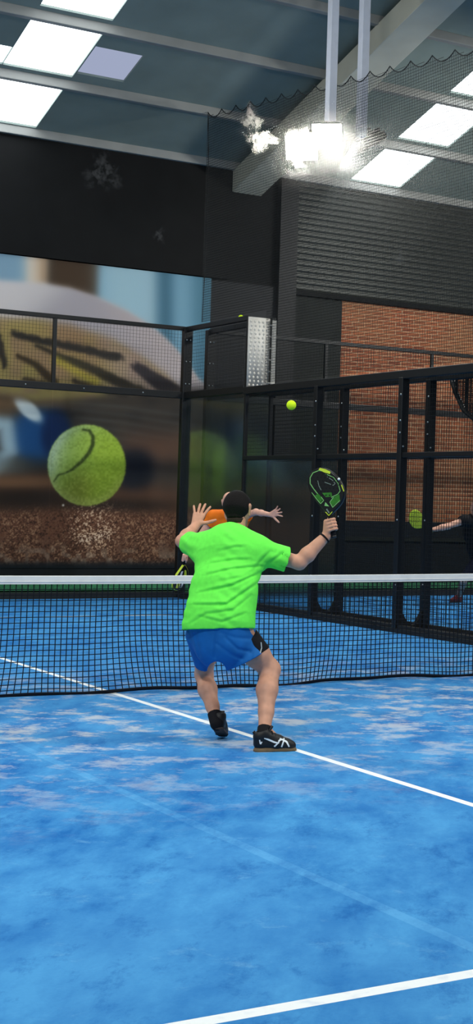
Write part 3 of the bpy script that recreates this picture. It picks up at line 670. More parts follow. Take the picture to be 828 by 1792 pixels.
def eyes(c, fwd, up, parent, white, dark):
    fwd = unit(fwd); up = unit(up-fwd*(up@fwd)); sd = np.cross(fwd, up)
    for e in (-1, 1):
        q = c+sd*e*0.030+fwd*0.080+up*0.008
        b = MB(); b.sphere(q, 0.0125, 12, 8); o = b.build('eye', white, parent, True)
        b = MB(); b.sphere(q+fwd*0.009, 0.0058, 8, 6); b.build('pupil', dark, o, True)
        b = MB(); b.tube([q+up*0.022+fwd*0.012-sd*0.018, q+up*0.026+fwd*0.016, q+up*0.022+fwd*0.012+sd*0.018], 0.0042, 6); b.build('eyebrow', dark, parent, True)
def hand_open(fd, wrist, dirn, palm_n, thumb_side, size=1.0, spread=(-0.34, -0.10, 0.10, 0.34), curl=0.18, thumb=0.9):
    """palm, four fingers of unequal length and a thumb from the side of the palm; fingers bend towards palm_n"""
    d = unit(dirn); n = unit(palm_n-d*(palm_n@d)); s = np.cross(d, n); s = s*np.sign(s@thumb_side); L = size
    root = [wrist+d*0.085*L+s*(0.030-0.020*i)*L for i in range(4)]     # index..little
    for i, q in enumerate(root): fd.cone(wrist+d*0.012*L+s*(0.014-0.0095*i)*L, q-d*0.004, 0.0165*L, 0.0115*L, 0.012, n, 0.85)
    ln = (0.070, 0.078, 0.072, 0.056)
    for i, q in enumerate(root):
        a = -spread[i]; f = unit(d*math.cos(a)+s*math.sin(a)); p = q; r = (0.0096, 0.0098, 0.0093, 0.0083)[i]*L
        for j, (fr, cu) in enumerate(((0.45, curl*.5), (0.32, curl*1.2), (0.23, curl*1.8))):
            g = unit(f*math.cos(cu)+n*math.sin(cu)); e = p+g*ln[i]*fr*L*1.08; fd.cone(p, e, r*(1-.07*j), r*(1-.07*(j+1)), 0.004); p = e; f = g
    t0 = wrist+d*0.026*L+s*0.026*L; t1 = t0+unit(d*(1-thumb*.62)+s*thumb+n*0.12)*0.040*L; t2 = t1+unit(d*(1.05-thumb*.5)+s*thumb*.9+n*0.15)*0.034*L; t3 = t2+unit(d*(1.1-thumb*.5)+s*thumb*.8+n*.2)*0.026*L
    fd.cone(wrist+d*0.014*L+s*0.010*L, t0, 0.017*L, 0.015*L, 0.012); fd.cone(t0, t1, 0.0145*L, 0.0115*L, 0.008); fd.cone(t1, t2, 0.0115*L, 0.0105*L, 0.004); fd.cone(t2, t3, 0.0105*L, 0.0085*L, 0.004)
def hand_grip(fd, wrist, gc, ax, out, size=1.0, grip_r=0.017):
    """fist round a handle: gc centre of the grip, ax handle axis towards the racket head, out = side the knuckles face"""
    ax = unit(ax); o = unit(out-ax*(out@ax)); s = np.cross(ax, o)       # palm lies on +o side, fingers travel round through s to -o
    for i in range(4):
        q = gc+ax*(0.031-0.0205*i)*size; r = (0.0098, 0.010, 0.0097, 0.0088)[i]*size; R1 = grip_r+r*0.8; pts = []
        for a in (-10, 50, 105, 160, 205): pts.append(q+o*R1*math.cos(math.radians(a))*(1.25 if a < 60 else 1)+s*R1*math.sin(math.radians(a))*1.05)
        for a, b in zip(pts[:-1], pts[1:]): fd.cone(a, b, r, r*.97, 0.003)
        fd.cone(wrist+(q-gc)*0.35, pts[0]-s*0.012, 0.0175*size, 0.0125*size, 0.012)
    t0 = gc+o*0.018-s*0.022-ax*0.012; t1 = gc-s*(grip_r+0.012)+ax*0.026-o*0.002; t2 = gc-s*(grip_r+0.006)*.6+ax*0.052-o*(grip_r*.7)
    fd.cone(lerp(wrist, gc, .45)-s*0.012, t0, 0.018*size, 0.0145*size, 0.010); fd.cone(t0, t1, 0.0135*size, 0.0115*size, 0.006); fd.cone(t1, t2, 0.0112*size, 0.009*size, 0.004)

def shoe(parent, heel, toe, up, mats, scale=1.0, mark_side=None, tongue=True, h=0.004):
    """trainer with its heel back at `heel` and its toe end at `toe` on the sole's underside"""
    T = unit(toe-heel); N = unit(up-T*(up@T)); S = np.cross(T, N); L = np.linalg.norm(toe-heel)/0.285
    g = lambda x, y, z: heel+(T*x+S*y+N*z)*L
    fd = Field(g(.14, 0, .07)-.24, g(.14, 0, .07)+.24, h)
    fd.cone(g(.040, 0, .052), g(.040, 0, .085), .036*L, .040*L, .02*L); fd.cone(g(.045, 0, .048), g(.14, 0, .045), .038*L, .040*L, .02*L)
    fd.cone(g(.060, 0, .098), g(.16, 0, .068), .040*L, .036*L, .02*L); fd.cone(g(.13, 0, .066), g(.20, 0, .046), .036*L, .034*L, .015*L); fd.cone(g(.14, 0, .044), g(.215, .004*0, .036), .042*L, .040*L, .02*L); fd.cone(g(.20, 0, .034), g(.243, 0, .031), .040*L, .033*L, .015*L)
    fd.cone(g(.040, 0, .100), g(.062, 0, .112), .039*L, .040*L, .015*L)
    fd.half(g(0, 0, .018), -N); fd.half(g(.04, 0, .128), unit(N*.95-T*.25)); fd.cut(g(.052, 0, .112), g(.055, 0, .16), .030*L, .032*L)
    up_ = fd.mesh('shoe', mats[0], parent)
    fs = Field(g(.14, 0, .03)-.22, g(.14, 0, .03)+.22, h)
    fs.cone(g(.042, 0, .0), g(.12, 0, .0), .041*L, .040*L, .01); fs.cone(g(.12, 0, 0), g(.20, 0, 0), .040*L, .045*L, .01); fs.cone(g(.20, 0, 0), g(.246, 0, 0), .045*L, .036*L, .01)
    fs.half(g(0, 0, .026), N); fs.half(g(0, 0, 0), -N); fs.mesh('sole', mats[1], up_)
    if tongue:
        m = MB(); m.obox(g(.105, 0, .138), unit(T*.55+N*.85), S, unit(N*.55-T*.85), (.026*L, .022*L, .005*L)); m.build('tongue', mats[0], up_, bevel=.004)
        for i in range(4): m = MB(); x = .118+.021*i; zc = .124-.013*i; m.tube([g(x-.004, -.03, zc-.014), g(x, -.012, zc), g(x, .012, zc), g(x-.004, .03, zc-.014)], .0032*L, 6); m.build('lace', M['black_cloth'], up_, True)
    return up_, g, T, S, N

# ------------------------------------------------------------------ padel rackets
def racket(name_label, origin, ux, vy, nb, cat='racket', marks=True, pal=None):
    """ux across the head, vy from grip to tip, nb from the shown face to the other; origin = middle of the head"""
    ux, vy, nb = unit(ux), unit(vy), unit(nb); t = thing('padel_racket', tuple(origin-vy*0.30), name_label, cat); P = lambda u, v, w=0.0: origin+ux*u+vy*v+nb*w
    c2 = lambda cx, cy: ((cx-350)/1939.0, (390-cy)/1939.0)
    outl = [c2(*q) for q in ((395, 700), (330, 640), (255, 560), (180, 480), (130, 395), (112, 300), (130, 215), (190, 152), (290, 126), (400, 168), (480, 232), (545, 318), (578, 410), (565, 500), (520, 575), (455, 640))]
    # smooth the outline
    for _ in range(2):
        n = len(outl); outl = [q for i in range(n) for q in ((0.75*outl[i][0]+0.25*outl[(i+1) % n][0], 0.75*outl[i][1]+0.25*outl[(i+1) % n][1]), (0.25*outl[i][0]+0.75*outl[(i+1) % n][0], 0.25*outl[i][1]+0.75*outl[(i+1) % n][1]))]
    MB().prism([P(u, v, 0) for u, v in outl], nb*0.036).build('face', pal['face'], t, bevel=0.004)
    ring = [P(u*1.012, v*1.012, 0.018) for u, v in outl]; ring.append(ring[0]); m = MB()
    k = len(outl); c = np.array(outl).mean(0); ring_o = [(c+(np.array(q)-c)*1.03) for q in outl]
    m.add([P(*q, 0.004) for q in ring_o]+[P(*q, 0.032) for q in ring_o]+[P(*q, 0.032) for q in outl]+[P(*q, 0.004) for q in outl], [(a*k+i, a*k+(i+1) % k, ((a+1) % 4)*k+(i+1) % k, ((a+1) % 4)*k+i) for a in range(4) for i in range(k)])
    m.build('frame_band', pal['band'], t, True)
    th = np.array(c2(395, 690)); d2 = unit(np.array(pal.get('handle', (0.16, -1.0)))); a = P(th[0]-d2[0]*.03, th[1]-d2[1]*.03, .018); b = P(*(th+d2*.135), .018)
    g = MB(); g.tube([a, lerp(a, b, .25), lerp(a, b, .9), b], [0.013, 0.0155, 0.0155, 0.018], 10); gr = g.build('grip', pal['grip'], t, True)
    cap = MB(); cap.tube([lerp(a, b, .985), b+unit(b-a)*.012], [0.0185, 0.017], 10); cap.build('end_cap', pal['band'], gr, True)
    if marks:
        def line(pts, w, name, mat, lift=0.0015):
            m = MB(); pts = [np.array(c2(*q)) for q in pts]
            for p, q in zip(pts[:-1], pts[1:]):
                dd = unit(q-p); s = np.array([-dd[1], dd[0]])*w/2; e = dd*w*0.3
                m.prism([P(*(p-e+s), -lift), P(*(q+e+s), -lift), P(*(q+e-s), -lift), P(*(p-e-s), -lift)], nb*lift*1.3)
            m.build(name, mat, t)
        if pal.get('style') == 'main':
            line([(285, 560), (235, 510), (168, 430)], 0.0042, 'pale_chevron', M['r_pale']); line([(285, 560), (322, 520), (290, 480)], 0.0042, 'pale_chevron', M['r_pale'])
            line([(530, 515), (440, 600), (402, 540), (445, 480)], 0.0042, 'pale_chevron', M['r_pale'])
            line([(240, 440), (190, 385), (142, 320), (140, 250), (175, 190), (250, 160), (340, 170)], 0.0055, 'outline_stripe', M['r_pale'])
            line([(340, 200), (440, 240), (500, 310), (530, 400), (500, 440), (420, 480)], 0.0042, 'outline_stripe', M['r_pale'])
            line([(240, 285), (255, 345), (285, 395)], 0.004, 'swirl_line', M['grey_line']); line([(330, 300), (440, 335), (462, 312), (430, 275), (360, 235)], 0.004, 'swirl_line', M['grey_line'])
            for q in (((200, 470), (285, 545), (310, 500), (250, 440)), ((430, 490), (520, 440), (530, 510), (440, 585), (410, 540)), ((300, 430), (420, 420), (430, 470), (350, 480))):
                m = MB(); m.prism([P(*c2(*e), -.0010) for e in q], nb*.0012); m.build('green_panel', M['r_green'], t)
            m = MB(); m.prism([P(*c2(*e), -.0022) for e in ((345, 540), (395, 590), (335, 585))], nb*.002); m.build('pale_triangle', M['r_pale'], t)
            m = MB(); m.prism([P(*c2(*e), -.0022) for e in ((245, 150), (262, 128), (330, 142), (400, 172), (394, 200), (320, 182))], nb*.002); m.build('tip_patch', M['r_yellow'], t)
            m = MB(); m.sphere(P(*c2(508, 258), -0.001), 0.0085, 10, 8); m.build('stud', M['white'], t, True)
            line([(545, 330), (575, 400)], 0.006, 'edge_stripe', M['r_yellow']); line([(352, 660), (395, 700), (435, 655)], 0.004, 'throat_stripe', M['r_yellow'])
            line([(365, 625), (395, 665)], 0.008, 'throat_patch', M['grey_line'])
        if pal.get('style') == 'patch':
            for q, mt in ((((190, 200), (300, 160), (330, 330), (220, 350)), 'r_yellow'), (((400, 200), (520, 330), (470, 400), (380, 320)), 'white'), (((250, 430), (330, 420), (360, 560), (300, 560)), 'white'), (((420, 450), (520, 420), (470, 560), (410, 580)), 'r_yellow')):
                for w_ in (-.0012, .0360): m = MB(); m.prism([P(*c2(*e), w_) for e in q], nb*.0014); m.build('colour_patch', M[mt], t)
        m = MB()
        for i in range(-3, 4):
            for j in range(-2, 5):
                u, v = i*0.024+(0.012 if j % 2 else 0), j*0.022+0.01
                if (u/0.085)**2+((v-0.035)/0.075)**2 < 1: m.tube([P(u, v, -0.0016), P(u, v, 0.001)], 0.0048, 8)
        m.build('hole_pattern', pal['hole'], t)
    return t, lerp(a, b, .5), unit(a-b)
M['grey_line'] = simple('racket_grey_line', (118, 132, 122), 0.5)
M['hole'] = simple('racket_hole', (4, 5, 5), 0.8)

# ------------------------------------------------------------------ the player in green, seen from behind
def player():
    A = at
    base = on(425, 1310, 2, 0.0); base = np.array([base[0], base[1], 0.0])
    root = thing('person', tuple(base), 'person seen from behind in neon green T-shirt and blue shorts, left hand raised', 'person')
    pelv, waist, chest = A(389, 1092, 9.22), A(392, 1040, 9.27), A(402, 978, 9.36)
    neck0, neck1, hd = A(411, 944, 9.46), A(415, 912, 9.50), A(417, 893, 9.53)
    shL, shR = A(354, 958, 9.44), A(452, 964, 9.38)
    elL, wrL = A(319, 947, 9.68), A(342, 921, 9.84)
    elR, wrR = A(524, 985, 9.44), A(571, 938, 9.50)
    hipL, hipR = A(362, 1100, 9.28), A(412, 1104, 9.26)
    knL, anL = A(357, 1180, 9.56), A(377, 1255, 9.36)
    knR, anR = A(473, 1172, 9.34), A(463, 1276, 9.08)
    gripc = A(581, 919, 9.50)
    fwd = unit(F*0.92+R*0.30)
    lo = np.min([pelv, shL, elL, wrL, elR, wrR, anL, anR, hd, knL, gripc], 0)-0.27; hi = np.max([pelv, shL, elL, wrL, elR, wrR, anL, anR, hd, knL, gripc], 0)+0.27; lo[2] = -0.02
    nt = unit(F+0.2*U)                     # depth axis of the trunk
    def trunk(fd, g=0.0, k=0.06):
        fd.cone(pelv, waist, .178, .168, k, nt, .66, g); fd.cone(waist, chest, .168, .185, k, nt, .62, g); fd.cone(chest, A(404, 962, 9.40), .178, .150, k, nt, .62, g)
        fd.cone(shL, shR, .068, .066, k, None, 1, g); fd.cone(lerp(shL, chest, .35), lerp(shR, chest, .35), .095, .095, k, nt, .8, g)
        fd.cone(neck0-U*.02, lerp(shL, neck0, .25), .055, .060, .05, None, 1, g*.6); fd.cone(neck0-U*.02, lerp(shR, neck0, .25), .055, .060, .05, None, 1, g*.6)
    fd = Field(lo, hi, 0.0048)
    trunk(fd)
    fd.cone(neck0-U*.05, neck1, .060, .054, .03)
    head(fd, hd, unit(fwd-0.12*U), unit(U+0.12*F-0.03*R))
    # arms
    fd.cone(shL, elL, .052, .040, .03); fd.cone(elL, lerp(elL, wrL, .35), .040, .042, .02); fd.cone(lerp(elL, wrL, .35), wrL, .042, .029, .02)
    dL = unit(A(354, 884, 9.90)-wrL); hand_open(fd, wrL, dL, F+R*.1, R, 1.0, spread=(-.02, .16, .34, .72) if False else (-0.30, -0.06, 0.10, 0.42), curl=0.10, thumb=0.95)
    fd.cone(shR, elR, .054, .042, .03); fd.cone(elR, lerp(elR, wrR, .3), .042, .046, .02); fd.cone(lerp(elR, wrR, .3), wrR, .046, .031, .02)
    rax = unit(A(577, 898, 9.52)-A(589, 940, 9.50)); hand_grip(fd, wrR, gripc, rax, -F*.75-R*.55, 1.0)
    # legs
    fd.cone(hipL, lerp(hipL, knL, .6), .090, .068, .05); fd.cone(lerp(hipL, knL, .6), knL, .068, .054, .03)
    fd.cone(knL, lerp(knL, anL, .35)-F*.014, .052, .055, .03); fd.cone(lerp(knL, anL, .35)-F*.014, lerp(knL, anL, .75), .055, .040, .03); fd.cone(lerp(knL, anL, .75), anL, .040, .034, .02)
    fd.cone(hipR, lerp(hipR, knR, .6), .090, .078, .04); fd.cone(lerp(hipR, knR, .6), knR, .078, .060, .03)
    bk = unit(anR-knR); cb = -F*.012-R*.006
    fd.cone(knR, lerp(knR, anR, .34)+cb, .058, .062, .03); fd.cone(lerp(knR, anR, .34)+cb, lerp(knR, anR, .72), .062, .045, .03); fd.cone(lerp(knR, anR, .72), anR, .045, .037, .02)
    # feet inside the shoes
    heelR, toeR = on(443, 1315, 2, 0.0), on(520, 1313, 2, 0.0); fd.cone(anR, lerp(heelR, toeR, .65)+U*.035, .034, .022, .01)
    toeL = on(391, 1290, 2, 0.0); heelL = anL+unit(anL-knL)*.085-F*.02
    fd.cone(anL, lerp(heelL, toeL, .6)+U*.04, .034, .026, .02)
    body = fd.mesh('body', M['skin'], root)
    # hair: short crop fading into the nape
    hf = Field(hd-.17, hd+.17, 0.0045); f2 = unit(fwd-0.12*U); u2 = unit(U+0.12*F-.03*R); s2 = np.cross(f2, u2)
    hf.cone(hd+u2*.035-f2*.020, hd+u2*.034+f2*.014, .0885, .081, .02, s2, .93); hf.cone(hd-f2*.040+u2*.0, hd-f2*.052-u2*.045, .070, .044, .03, s2, 1.1)
    hf.half(hd+f2*.045+u2*.05, unit(f2-.55*u2)); hf.half(hd-u2*.062, -unit(u2+.1*f2))
    for e in (-1, 1): hf.cut(hd+s2*e*.10+f2*.005-u2*.02, hd+s2*e*.075+f2*.03-u2*.05, .030, .034)
    hf.mesh('hair', M['hair'], root)
    nf = Field(hd-.17, hd+.17, 0.0045)
    nf.cone(hd-f2*.036+u2*.0, hd-f2*.046-u2*.070, .064, .046, .03, s2, 1.1); nf.half(hd-u2*.092, -unit(u2+.1*f2)); nf.half(hd-f2*.005, f2); nf.half(hd-u2*.055, unit(u2))
    nf.mesh('hair_fade', simple('clipped_hair', (48, 38, 32), 0.8, 0, 0.2, 0.25, 160), root)
    eyes(hd, f2, u2, root, M['white'], M['hair'])
    # T-shirt
    hemp, hemn = A(379, 1101, 9.2), unit(-U*.98+R*.05-F*.1)
    ts = Field(lo, hi, 0.005); g = 0.020
    trunk(ts, g, .05)
    ts.cone(A(378, 1100, 9.22), waist-R*.01, .192, .180, .06, nt, .70, 0)
    ts.cone(A(376, 1102, 9.22)-U*.02, A(380, 1080, 9.22), .192, .190, .04, nt, .72, 0)
    slR = lerp(shR, elR, .70); slL = lerp(shL, elL, .62)
    ts.cone(shR, slR+(slR-shR)*.25, .076, .079, .04); ts.cone(shL, slL+(slL-shL)*.3, .076, .074, .04)
    ts.half(hemp, hemn)
    # cut the sleeve ends only near the arms
    def sleeve_cut(p, n, away):
        X, Y, Z = ts.all(); w = (X-p[0])*n[0]+(Y-p[1])*n[1]+(Z-p[2])*n[2]
        near = ((X-p[0])**2+(Y-p[1])**2+(Z-p[2])**2) < 0.17**2
        ts.D = np.where(near, np.maximum(ts.D, w.astype(np.float32)), ts.D)
    sleeve_cut(slR, unit(elR-shR), None); sleeve_cut(slL, unit(elL-shL), None)
    ts.cut(slR-unit(elR-shR)*.02, slR+unit(elR-shR)*.1, .068); ts.cut(slL-unit(elL-shL)*.02, slL+unit(elL-shL)*.1, .064)
    # folds pulled across the back, shaped into the cloth
    folds = [[(366, 987), (409, 980), (436, 980)], [(362, 1006), (405, 996), (452, 992)], [(352, 1036), (409, 1024), (453, 1003)], [(342, 1057), (401, 1056), (451, 1020)], [(378, 966), (409, 958), (430, 957)], [(352, 1076), (394, 1086), (432, 1072)], [(336, 1090), (366, 1072), (412, 1066), (440, 1042)], [(440, 1000), (456, 980), (470, 966)], [(372, 950), (362, 985), (358, 1020)], [(470, 985), (484, 975), (494, 966)], [(388, 1016), (425, 1010), (446, 1000)]]
    X, Y, Z = np.meshgrid(*[(ts.lo[i]+ts.h*np.arange(ts.n[i])).astype(np.float32) for i in range(3)], indexing='ij')
    near = np.abs(ts.D) < 0.03; pts = np.stack([X[near], Y[near], Z[near]], 1).astype(float); rp = (pts-A(400, 1010, 9.2))@np.stack([R, F, U], 1); dd = ts.D[near].astype(float); gain = 1/(1+np.exp(rp[:, 1]/.02-3))
    amp = [6, 7, 9, 9, 5, 6, 6, 5, 3, 5, 4]
    for fl, am in zip(folds, amp):
        q = [((A(x, y, 9.2)-A(400, 1010, 9.2))@R, (A(x, y, 9.2)-A(400, 1010, 9.2))@U) for x, y in fl]
        ds, tt = seg_dist(rp[:, 0], rp[:, 2], q); sg = np.where((rp[:, 2] > np.interp(rp[:, 0], [a[0] for a in q], [a[1] for a in q])), 1, -1)*ds
        dd += am*1e-3*(np.exp(-(ds/.0085)**2)-.8*np.exp(-((sg-.017)/.012)**2))*np.sin(np.clip(tt*.92+.04, 0, 1)*math.pi)**.5
    dd += .0022*(np.sin(rp[:, 2]*95+rp[:, 0]*30+2*np.sin(rp[:, 0]*17))) * (0.5+0.5*np.sin(rp[:, 0]*21+1.3))
    ts.D[near] = dd; del X, Y, Z
    sh = ts.mesh('t_shirt', M['shirt'], root)
    # collar
    cf = Field(neck0-.16, neck0+.16, 0.0045); nd = unit(neck1-neck0)
    cf.cone(neck0+nd*.006-U*.004, neck0+nd*.022, .071, .066, .0); cf.half(neck0+nd*.020, nd); cf.cut(neck0-nd*.1, neck0+nd*.1, .058); cf.half(neck0-nd*.02, -nd)
    cf.mesh('collar', M['shirt'], sh)
    # shorts
    so = Field(lo, hi, 0.005)
    so.cone(A(385, 1090, 9.22), A(390, 1125, 9.22), .184, .176, .03, nt, .74); kR, kL = lerp(hipR, knR, .74), lerp(hipL, knL, .72)
    hR, hL = A(430, 1157, 9.24), A(357, 1164, 9.42)
    aR, aL = unit(R*.46-U*.89+F*.08), unit(hL-A(365, 1090, 9.22)+R*-.02)
    so.cone(A(404, 1114, 9.30), A(431, 1160, 9.25), .160, .114, .03, F, .78); so.cone(A(431, 1160, 9.25), A(440, 1176, 9.25), .112, .112, .01, F, .85); so.cone(A(355, 1112, 9.30), hL, .104, .056, .03); so.cone(hL, hL+aL*.05, .056, .05, .01)
    def leg_cut(p, n, rad):
        X, Y, Z = so.all(); w = (X-p[0])*n[0]+(Y-p[1])*n[1]+(Z-p[2])*n[2]; near = ((X-p[0])**2+(Y-p[1])**2+(Z-p[2])**2) < rad**2
        so.D = np.where(near, np.maximum(so.D, w.astype(np.float32)), so.D)
    so.half(hemp+U*.035, U); leg_cut(hR, aR, .18); leg_cut(hL, aL, .10); so.cut(A(379, 1174, 8.9), A(379, 1174, 9.8), .056)
    X, Y, Z = np.meshgrid(*[(so.lo[i]+so.h*np.arange(so.n[i])).astype(np.float32) for i in range(3)], indexing='ij'); near = np.abs(so.D) < .03
    rp = (np.stack([X[near], Y[near], Z[near]], 1).astype(float)-A(390, 1130, 9.2))@np.stack([R, F, U], 1); dd = so.D[near].astype(float)
    for q, am in (([(-.02, .1), (-.035, -.06)], 8), ([(.03, .06), (.10, -.01), (.17, -.03)], 6), ([(-.02, 0.02), (.06, -.04), (.12, -.07)], 6), ([(-.16, .07), (-.13, -.06)], 5), ([(.0, .09), (.08, .06), (.16, .05)], 4)):
        ds, tt = seg_dist(rp[:, 0], rp[:, 2], q); dd += am*1e-3*np.exp(-(ds/.011)**2)
    so.D[near] = dd; del X, Y, Z
    sho = so.mesh('shorts', M['shorts'], root)
    it = Field(hR-.25, hR+.25, 0.005); it.cone(lerp(hipR, knR, .1), lerp(hipR, knR, .95), .1035, .079, .02); e_ = unit(knR-hipR); it.half(A(464, 1139, 9.25), aR); it.half(lerp(hipR, knR, .25), -e_)
    it.mesh('inner_tights', M['black_cloth'], sho)
    m = MB(); m.tube([A(457, 1124, 9.185), A(458, 1134, 9.18), A(455.5, 1143, 9.165)], .0035, 6); m.build('side_piping', simple('pale_piping', (180, 190, 190), 0.7), sho)
    # shoes and socks
    for an, kn in ((anR, knR), (anL, knL)):
        s_ = Field(an-.16, an+.16, .0045); ax = unit(kn-an); s_.cone(an-ax*.05, an+ax*.03, .043, .0425, .0); s_.half(an+ax*(.012 if an is anR else .030), ax); s_.mesh('sock', M['black_cloth'], root)
    up1, g1, T1, S1, N1 = shoe(root, heelR, toeR, U, (M['shoe'], M['gum']))
    vdir = unit(F); bv = bvh_of(up1); side = 1 if (S1@F) < 0 else -1
    gg = lambda x, z: g1(x, side*.06, z)
    strip_on(bv, BASE[up1], [([gg(.058, .088), gg(.085, .079), gg(.125, .062), gg(.155, .056)], [.005, .010, .010, .006]),
                             ([gg(.150, .070), gg(.175, .078), gg(.205, .062), gg(.222, .030)], [.006, .009, .011, .008]),
                             ([gg(.168, .085), gg(.150, .060), gg(.125, .034)], [.007, .008, .009]),
                             ([gg(.192, .084), gg(.180, .055), gg(.172, .030)], [.006, .008, .009])], None, -S1*side, .0022, 'side_stripes', M['white'], up1)
    strip_on(bv, BASE[up1], [([gg(.030, .078), gg(.036, .052), gg(.046, .066)], [.006, .008, .005])], None, -S1*side, .0022, 'heel_mark', M['white'], up1)
    m = MB(); m.tube([g1(.006, 0, .10), g1(-.004, 0, .118), g1(.008, 0, .128)], .005, 6); m.build('pull_tab', M['black_cloth'], up1, True)
    upL = unit(U*.85+F*.45); shoe(root, heelL, toeL, upL, (M['shoe'], M['sole']), tongue=True)
    # wristband
    w_ = MB(); c_ = lerp(elR, wrR, .93); ax = unit(wrR-elR); q1 = unit(np.cross(ax, U)); q2 = np.cross(ax, q1)
    w_.tube([c_+(q1*math.cos(t)+q2*math.sin(t))*.0345 for t in np.linspace(0, 2*math.pi, 33)], .0062, 8, False); w_.build('wristband', M['black_cloth'], root, True)
    # the racket he holds up
    a = math.radians(16); ux = R*math.cos(a)-F*math.sin(a); nb = F*math.cos(a)+R*math.sin(a); lean = math.radians(0)
    ctr = A(571, 857, 9.50); pal = dict(face=M['r_black'], band=M['r_black'], grip=M['black_cloth'], hole=M['hole'], style='main', handle=(0.22, -1.0))
    racket('black padel racket with green chevrons held up by the player in green', ctr, ux, np.cross(nb, ux)*-1 if (np.cross(nb, ux)@U) < 0 else np.cross(nb, ux), nb, 'racket', True, pal)
player()

# ball in flight
m = MB(); m.sphere(at(510, 709, 10.2), 0.0325, 24, 16); tag(m.build('padel_ball', M['felt'], None, True), 'bright yellow ball flying above the net, high over the raised racket', 'ball')

# ------------------------------------------------------------------ the opponent in orange across the net, and a player on the next court
def limb(fd, pts, rads, k=0.025):
    for a, b, ra, rb in zip(pts[:-1], pts[1:], rads[:-1], rads[1:]): fd.cone(a, b, ra, rb, k)
def opponent():
    A = at
    base = on(404, 1104, 2, 0.0); D0 = float((base-CAM)@_f)
    root = thing('person', tuple(base), 'person in orange shirt across the net with one arm stretched out', 'person')
    fwd = unit(-F+0.10*R)                               # looks back towards us
    hd = A(402, 880, D0-.12); neck0 = A(401, 906, D0+.02); shR_, shL_ = A(374, 905, D0+.0), A(428, 903, D0+.02)   # his right hand side is on the picture's other side
    chest, waist, pelv = A(401, 935, D0+.05), A(402, 975, D0+.12), A(403, 1003, D0+.18)
    elA, wrA = A(350, 940, D0-.02), A(326, 968, D0-.16)
    elB, wrB = A(448, 896, D0-.22), A(474, 901, D0-.42)
    hips = (A(391, 1008, D0+.16), A(416, 1008, D0+.16)); kn = (A(383, 1058, D0-.06), A(426, 1058, D0-.06)); an = (on(378, 1100, 2, .09), on(430, 1100, 2, .09))
    lo = np.min([hd, wrA, wrB, pelv, *an, *kn], 0)-.3; hi = np.max([hd, wrA, wrB, pelv, *an, *kn], 0)+.3; lo[2] = -.02
    def trunk(fd, g=0.0):
        fd.cone(pelv, waist, .165, .155, .05, F, .68, g); fd.cone(waist, chest, .155, .175, .05, F, .64, g); fd.cone(shR_, shL_, .066, .066, .05, None, 1, g); fd.cone(lerp(shR_, chest, .4), lerp(shL_, chest, .4), .09, .09, .05, F, .8, g)
    fd = Field(lo, hi, 0.0075); trunk(fd); fd.cone(neck0-U*.05, hd-U*.06, .058, .052, .03); head(fd, hd, unit(fwd-.05*U), U, 0.004)
    limb(fd, [shR_, elA, lerp(elA, wrA, .35), wrA], [.050, .040, .041, .029]); limb(fd, [shL_, elB, lerp(elB, wrB, .35), wrB], [.046, .034, .033, .024])
    hand_open(fd, wrB, unit(A(486, 896, D0-.48)-wrB), -F, U*-.3-R*.2-U, 1.05, spread=(-0.45, -.12, .15, .45), curl=.12, thumb=.9)
    gc = A(324, 976, D0-.22); rdir = unit(A(320, 1010, D0-.18)-A(325, 980, D0-.22)); hand_grip(fd, wrA, gc, rdir, -F*.5-R*.6, 1.0)
    for h_, k_, a_, s in zip(hips, kn, an, (-1, 1)):
        limb(fd, [h_, lerp(h_, k_, .6), k_, lerp(k_, a_, .35)+F*.015, a_], [.088, .072, .055, .055, .036], .03)
        fd.cone(a_, a_-F*.12+U*-.045+R*s*.03, .036, .03, .02)
    fd.mesh('body', M['skin2'], root)
    eyes(hd, fwd, U, root, M['white'], M['hair'])
    ts = Field(lo, hi, 0.0075); trunk(ts, .018); sl = [lerp(shR_, elA, .62), lerp(shL_, elB, .42)]
    for a, b, e in ((shR_, sl[0], elA), (shL_, sl[1], elB)):
        ts.cone(a, b, .072, .070, .03)
        ts.cut(b+unit(e-a)*.02, b+unit(e-a)*.15, .10)
    ts.half(pelv-U*.02, -U); ts.mesh('t_shirt', M['orange'], root)
    so = Field(lo, hi, 0.0075); so.cone(pelv+U*.03, pelv-U*.06, .182, .175, .03, F, .74)
    for h_, k_ in zip(hips, kn): so.cone(h_, lerp(h_, k_, .75), .115, .105, .04)
    so.half(pelv+U*.06, U); 
    so.half(lerp(kn[0], kn[1], .5)+U*.10, -U); so.mesh('shorts', M['navy_cloth'], root)
    for a_, s in zip(an, (-1, 1)):
        hl = np.array([a_[0], a_[1], 0.0])+F*.055; shoe(root, hl, hl-F*.265+R*s*.06, U, (M['shoe'], M['sole']), h=.006)
    # racket hanging from his hand
    vy = rdir; ux = unit(np.cross(vy, F)*.45+F*.9); ux = unit(ux-vy*(ux@vy)); nb = np.cross(ux, vy)
    pal = dict(face=M['r_black'], band=M['r_yellow'], grip=M['black_cloth'], hole=M['white'], style='patch', handle=(0.0, -1.0))
    racket('yellow and white padel racket hanging in the hand of the person in orange', gc+vy*.245, ux, vy, nb, 'racket', True, pal)
opponent()

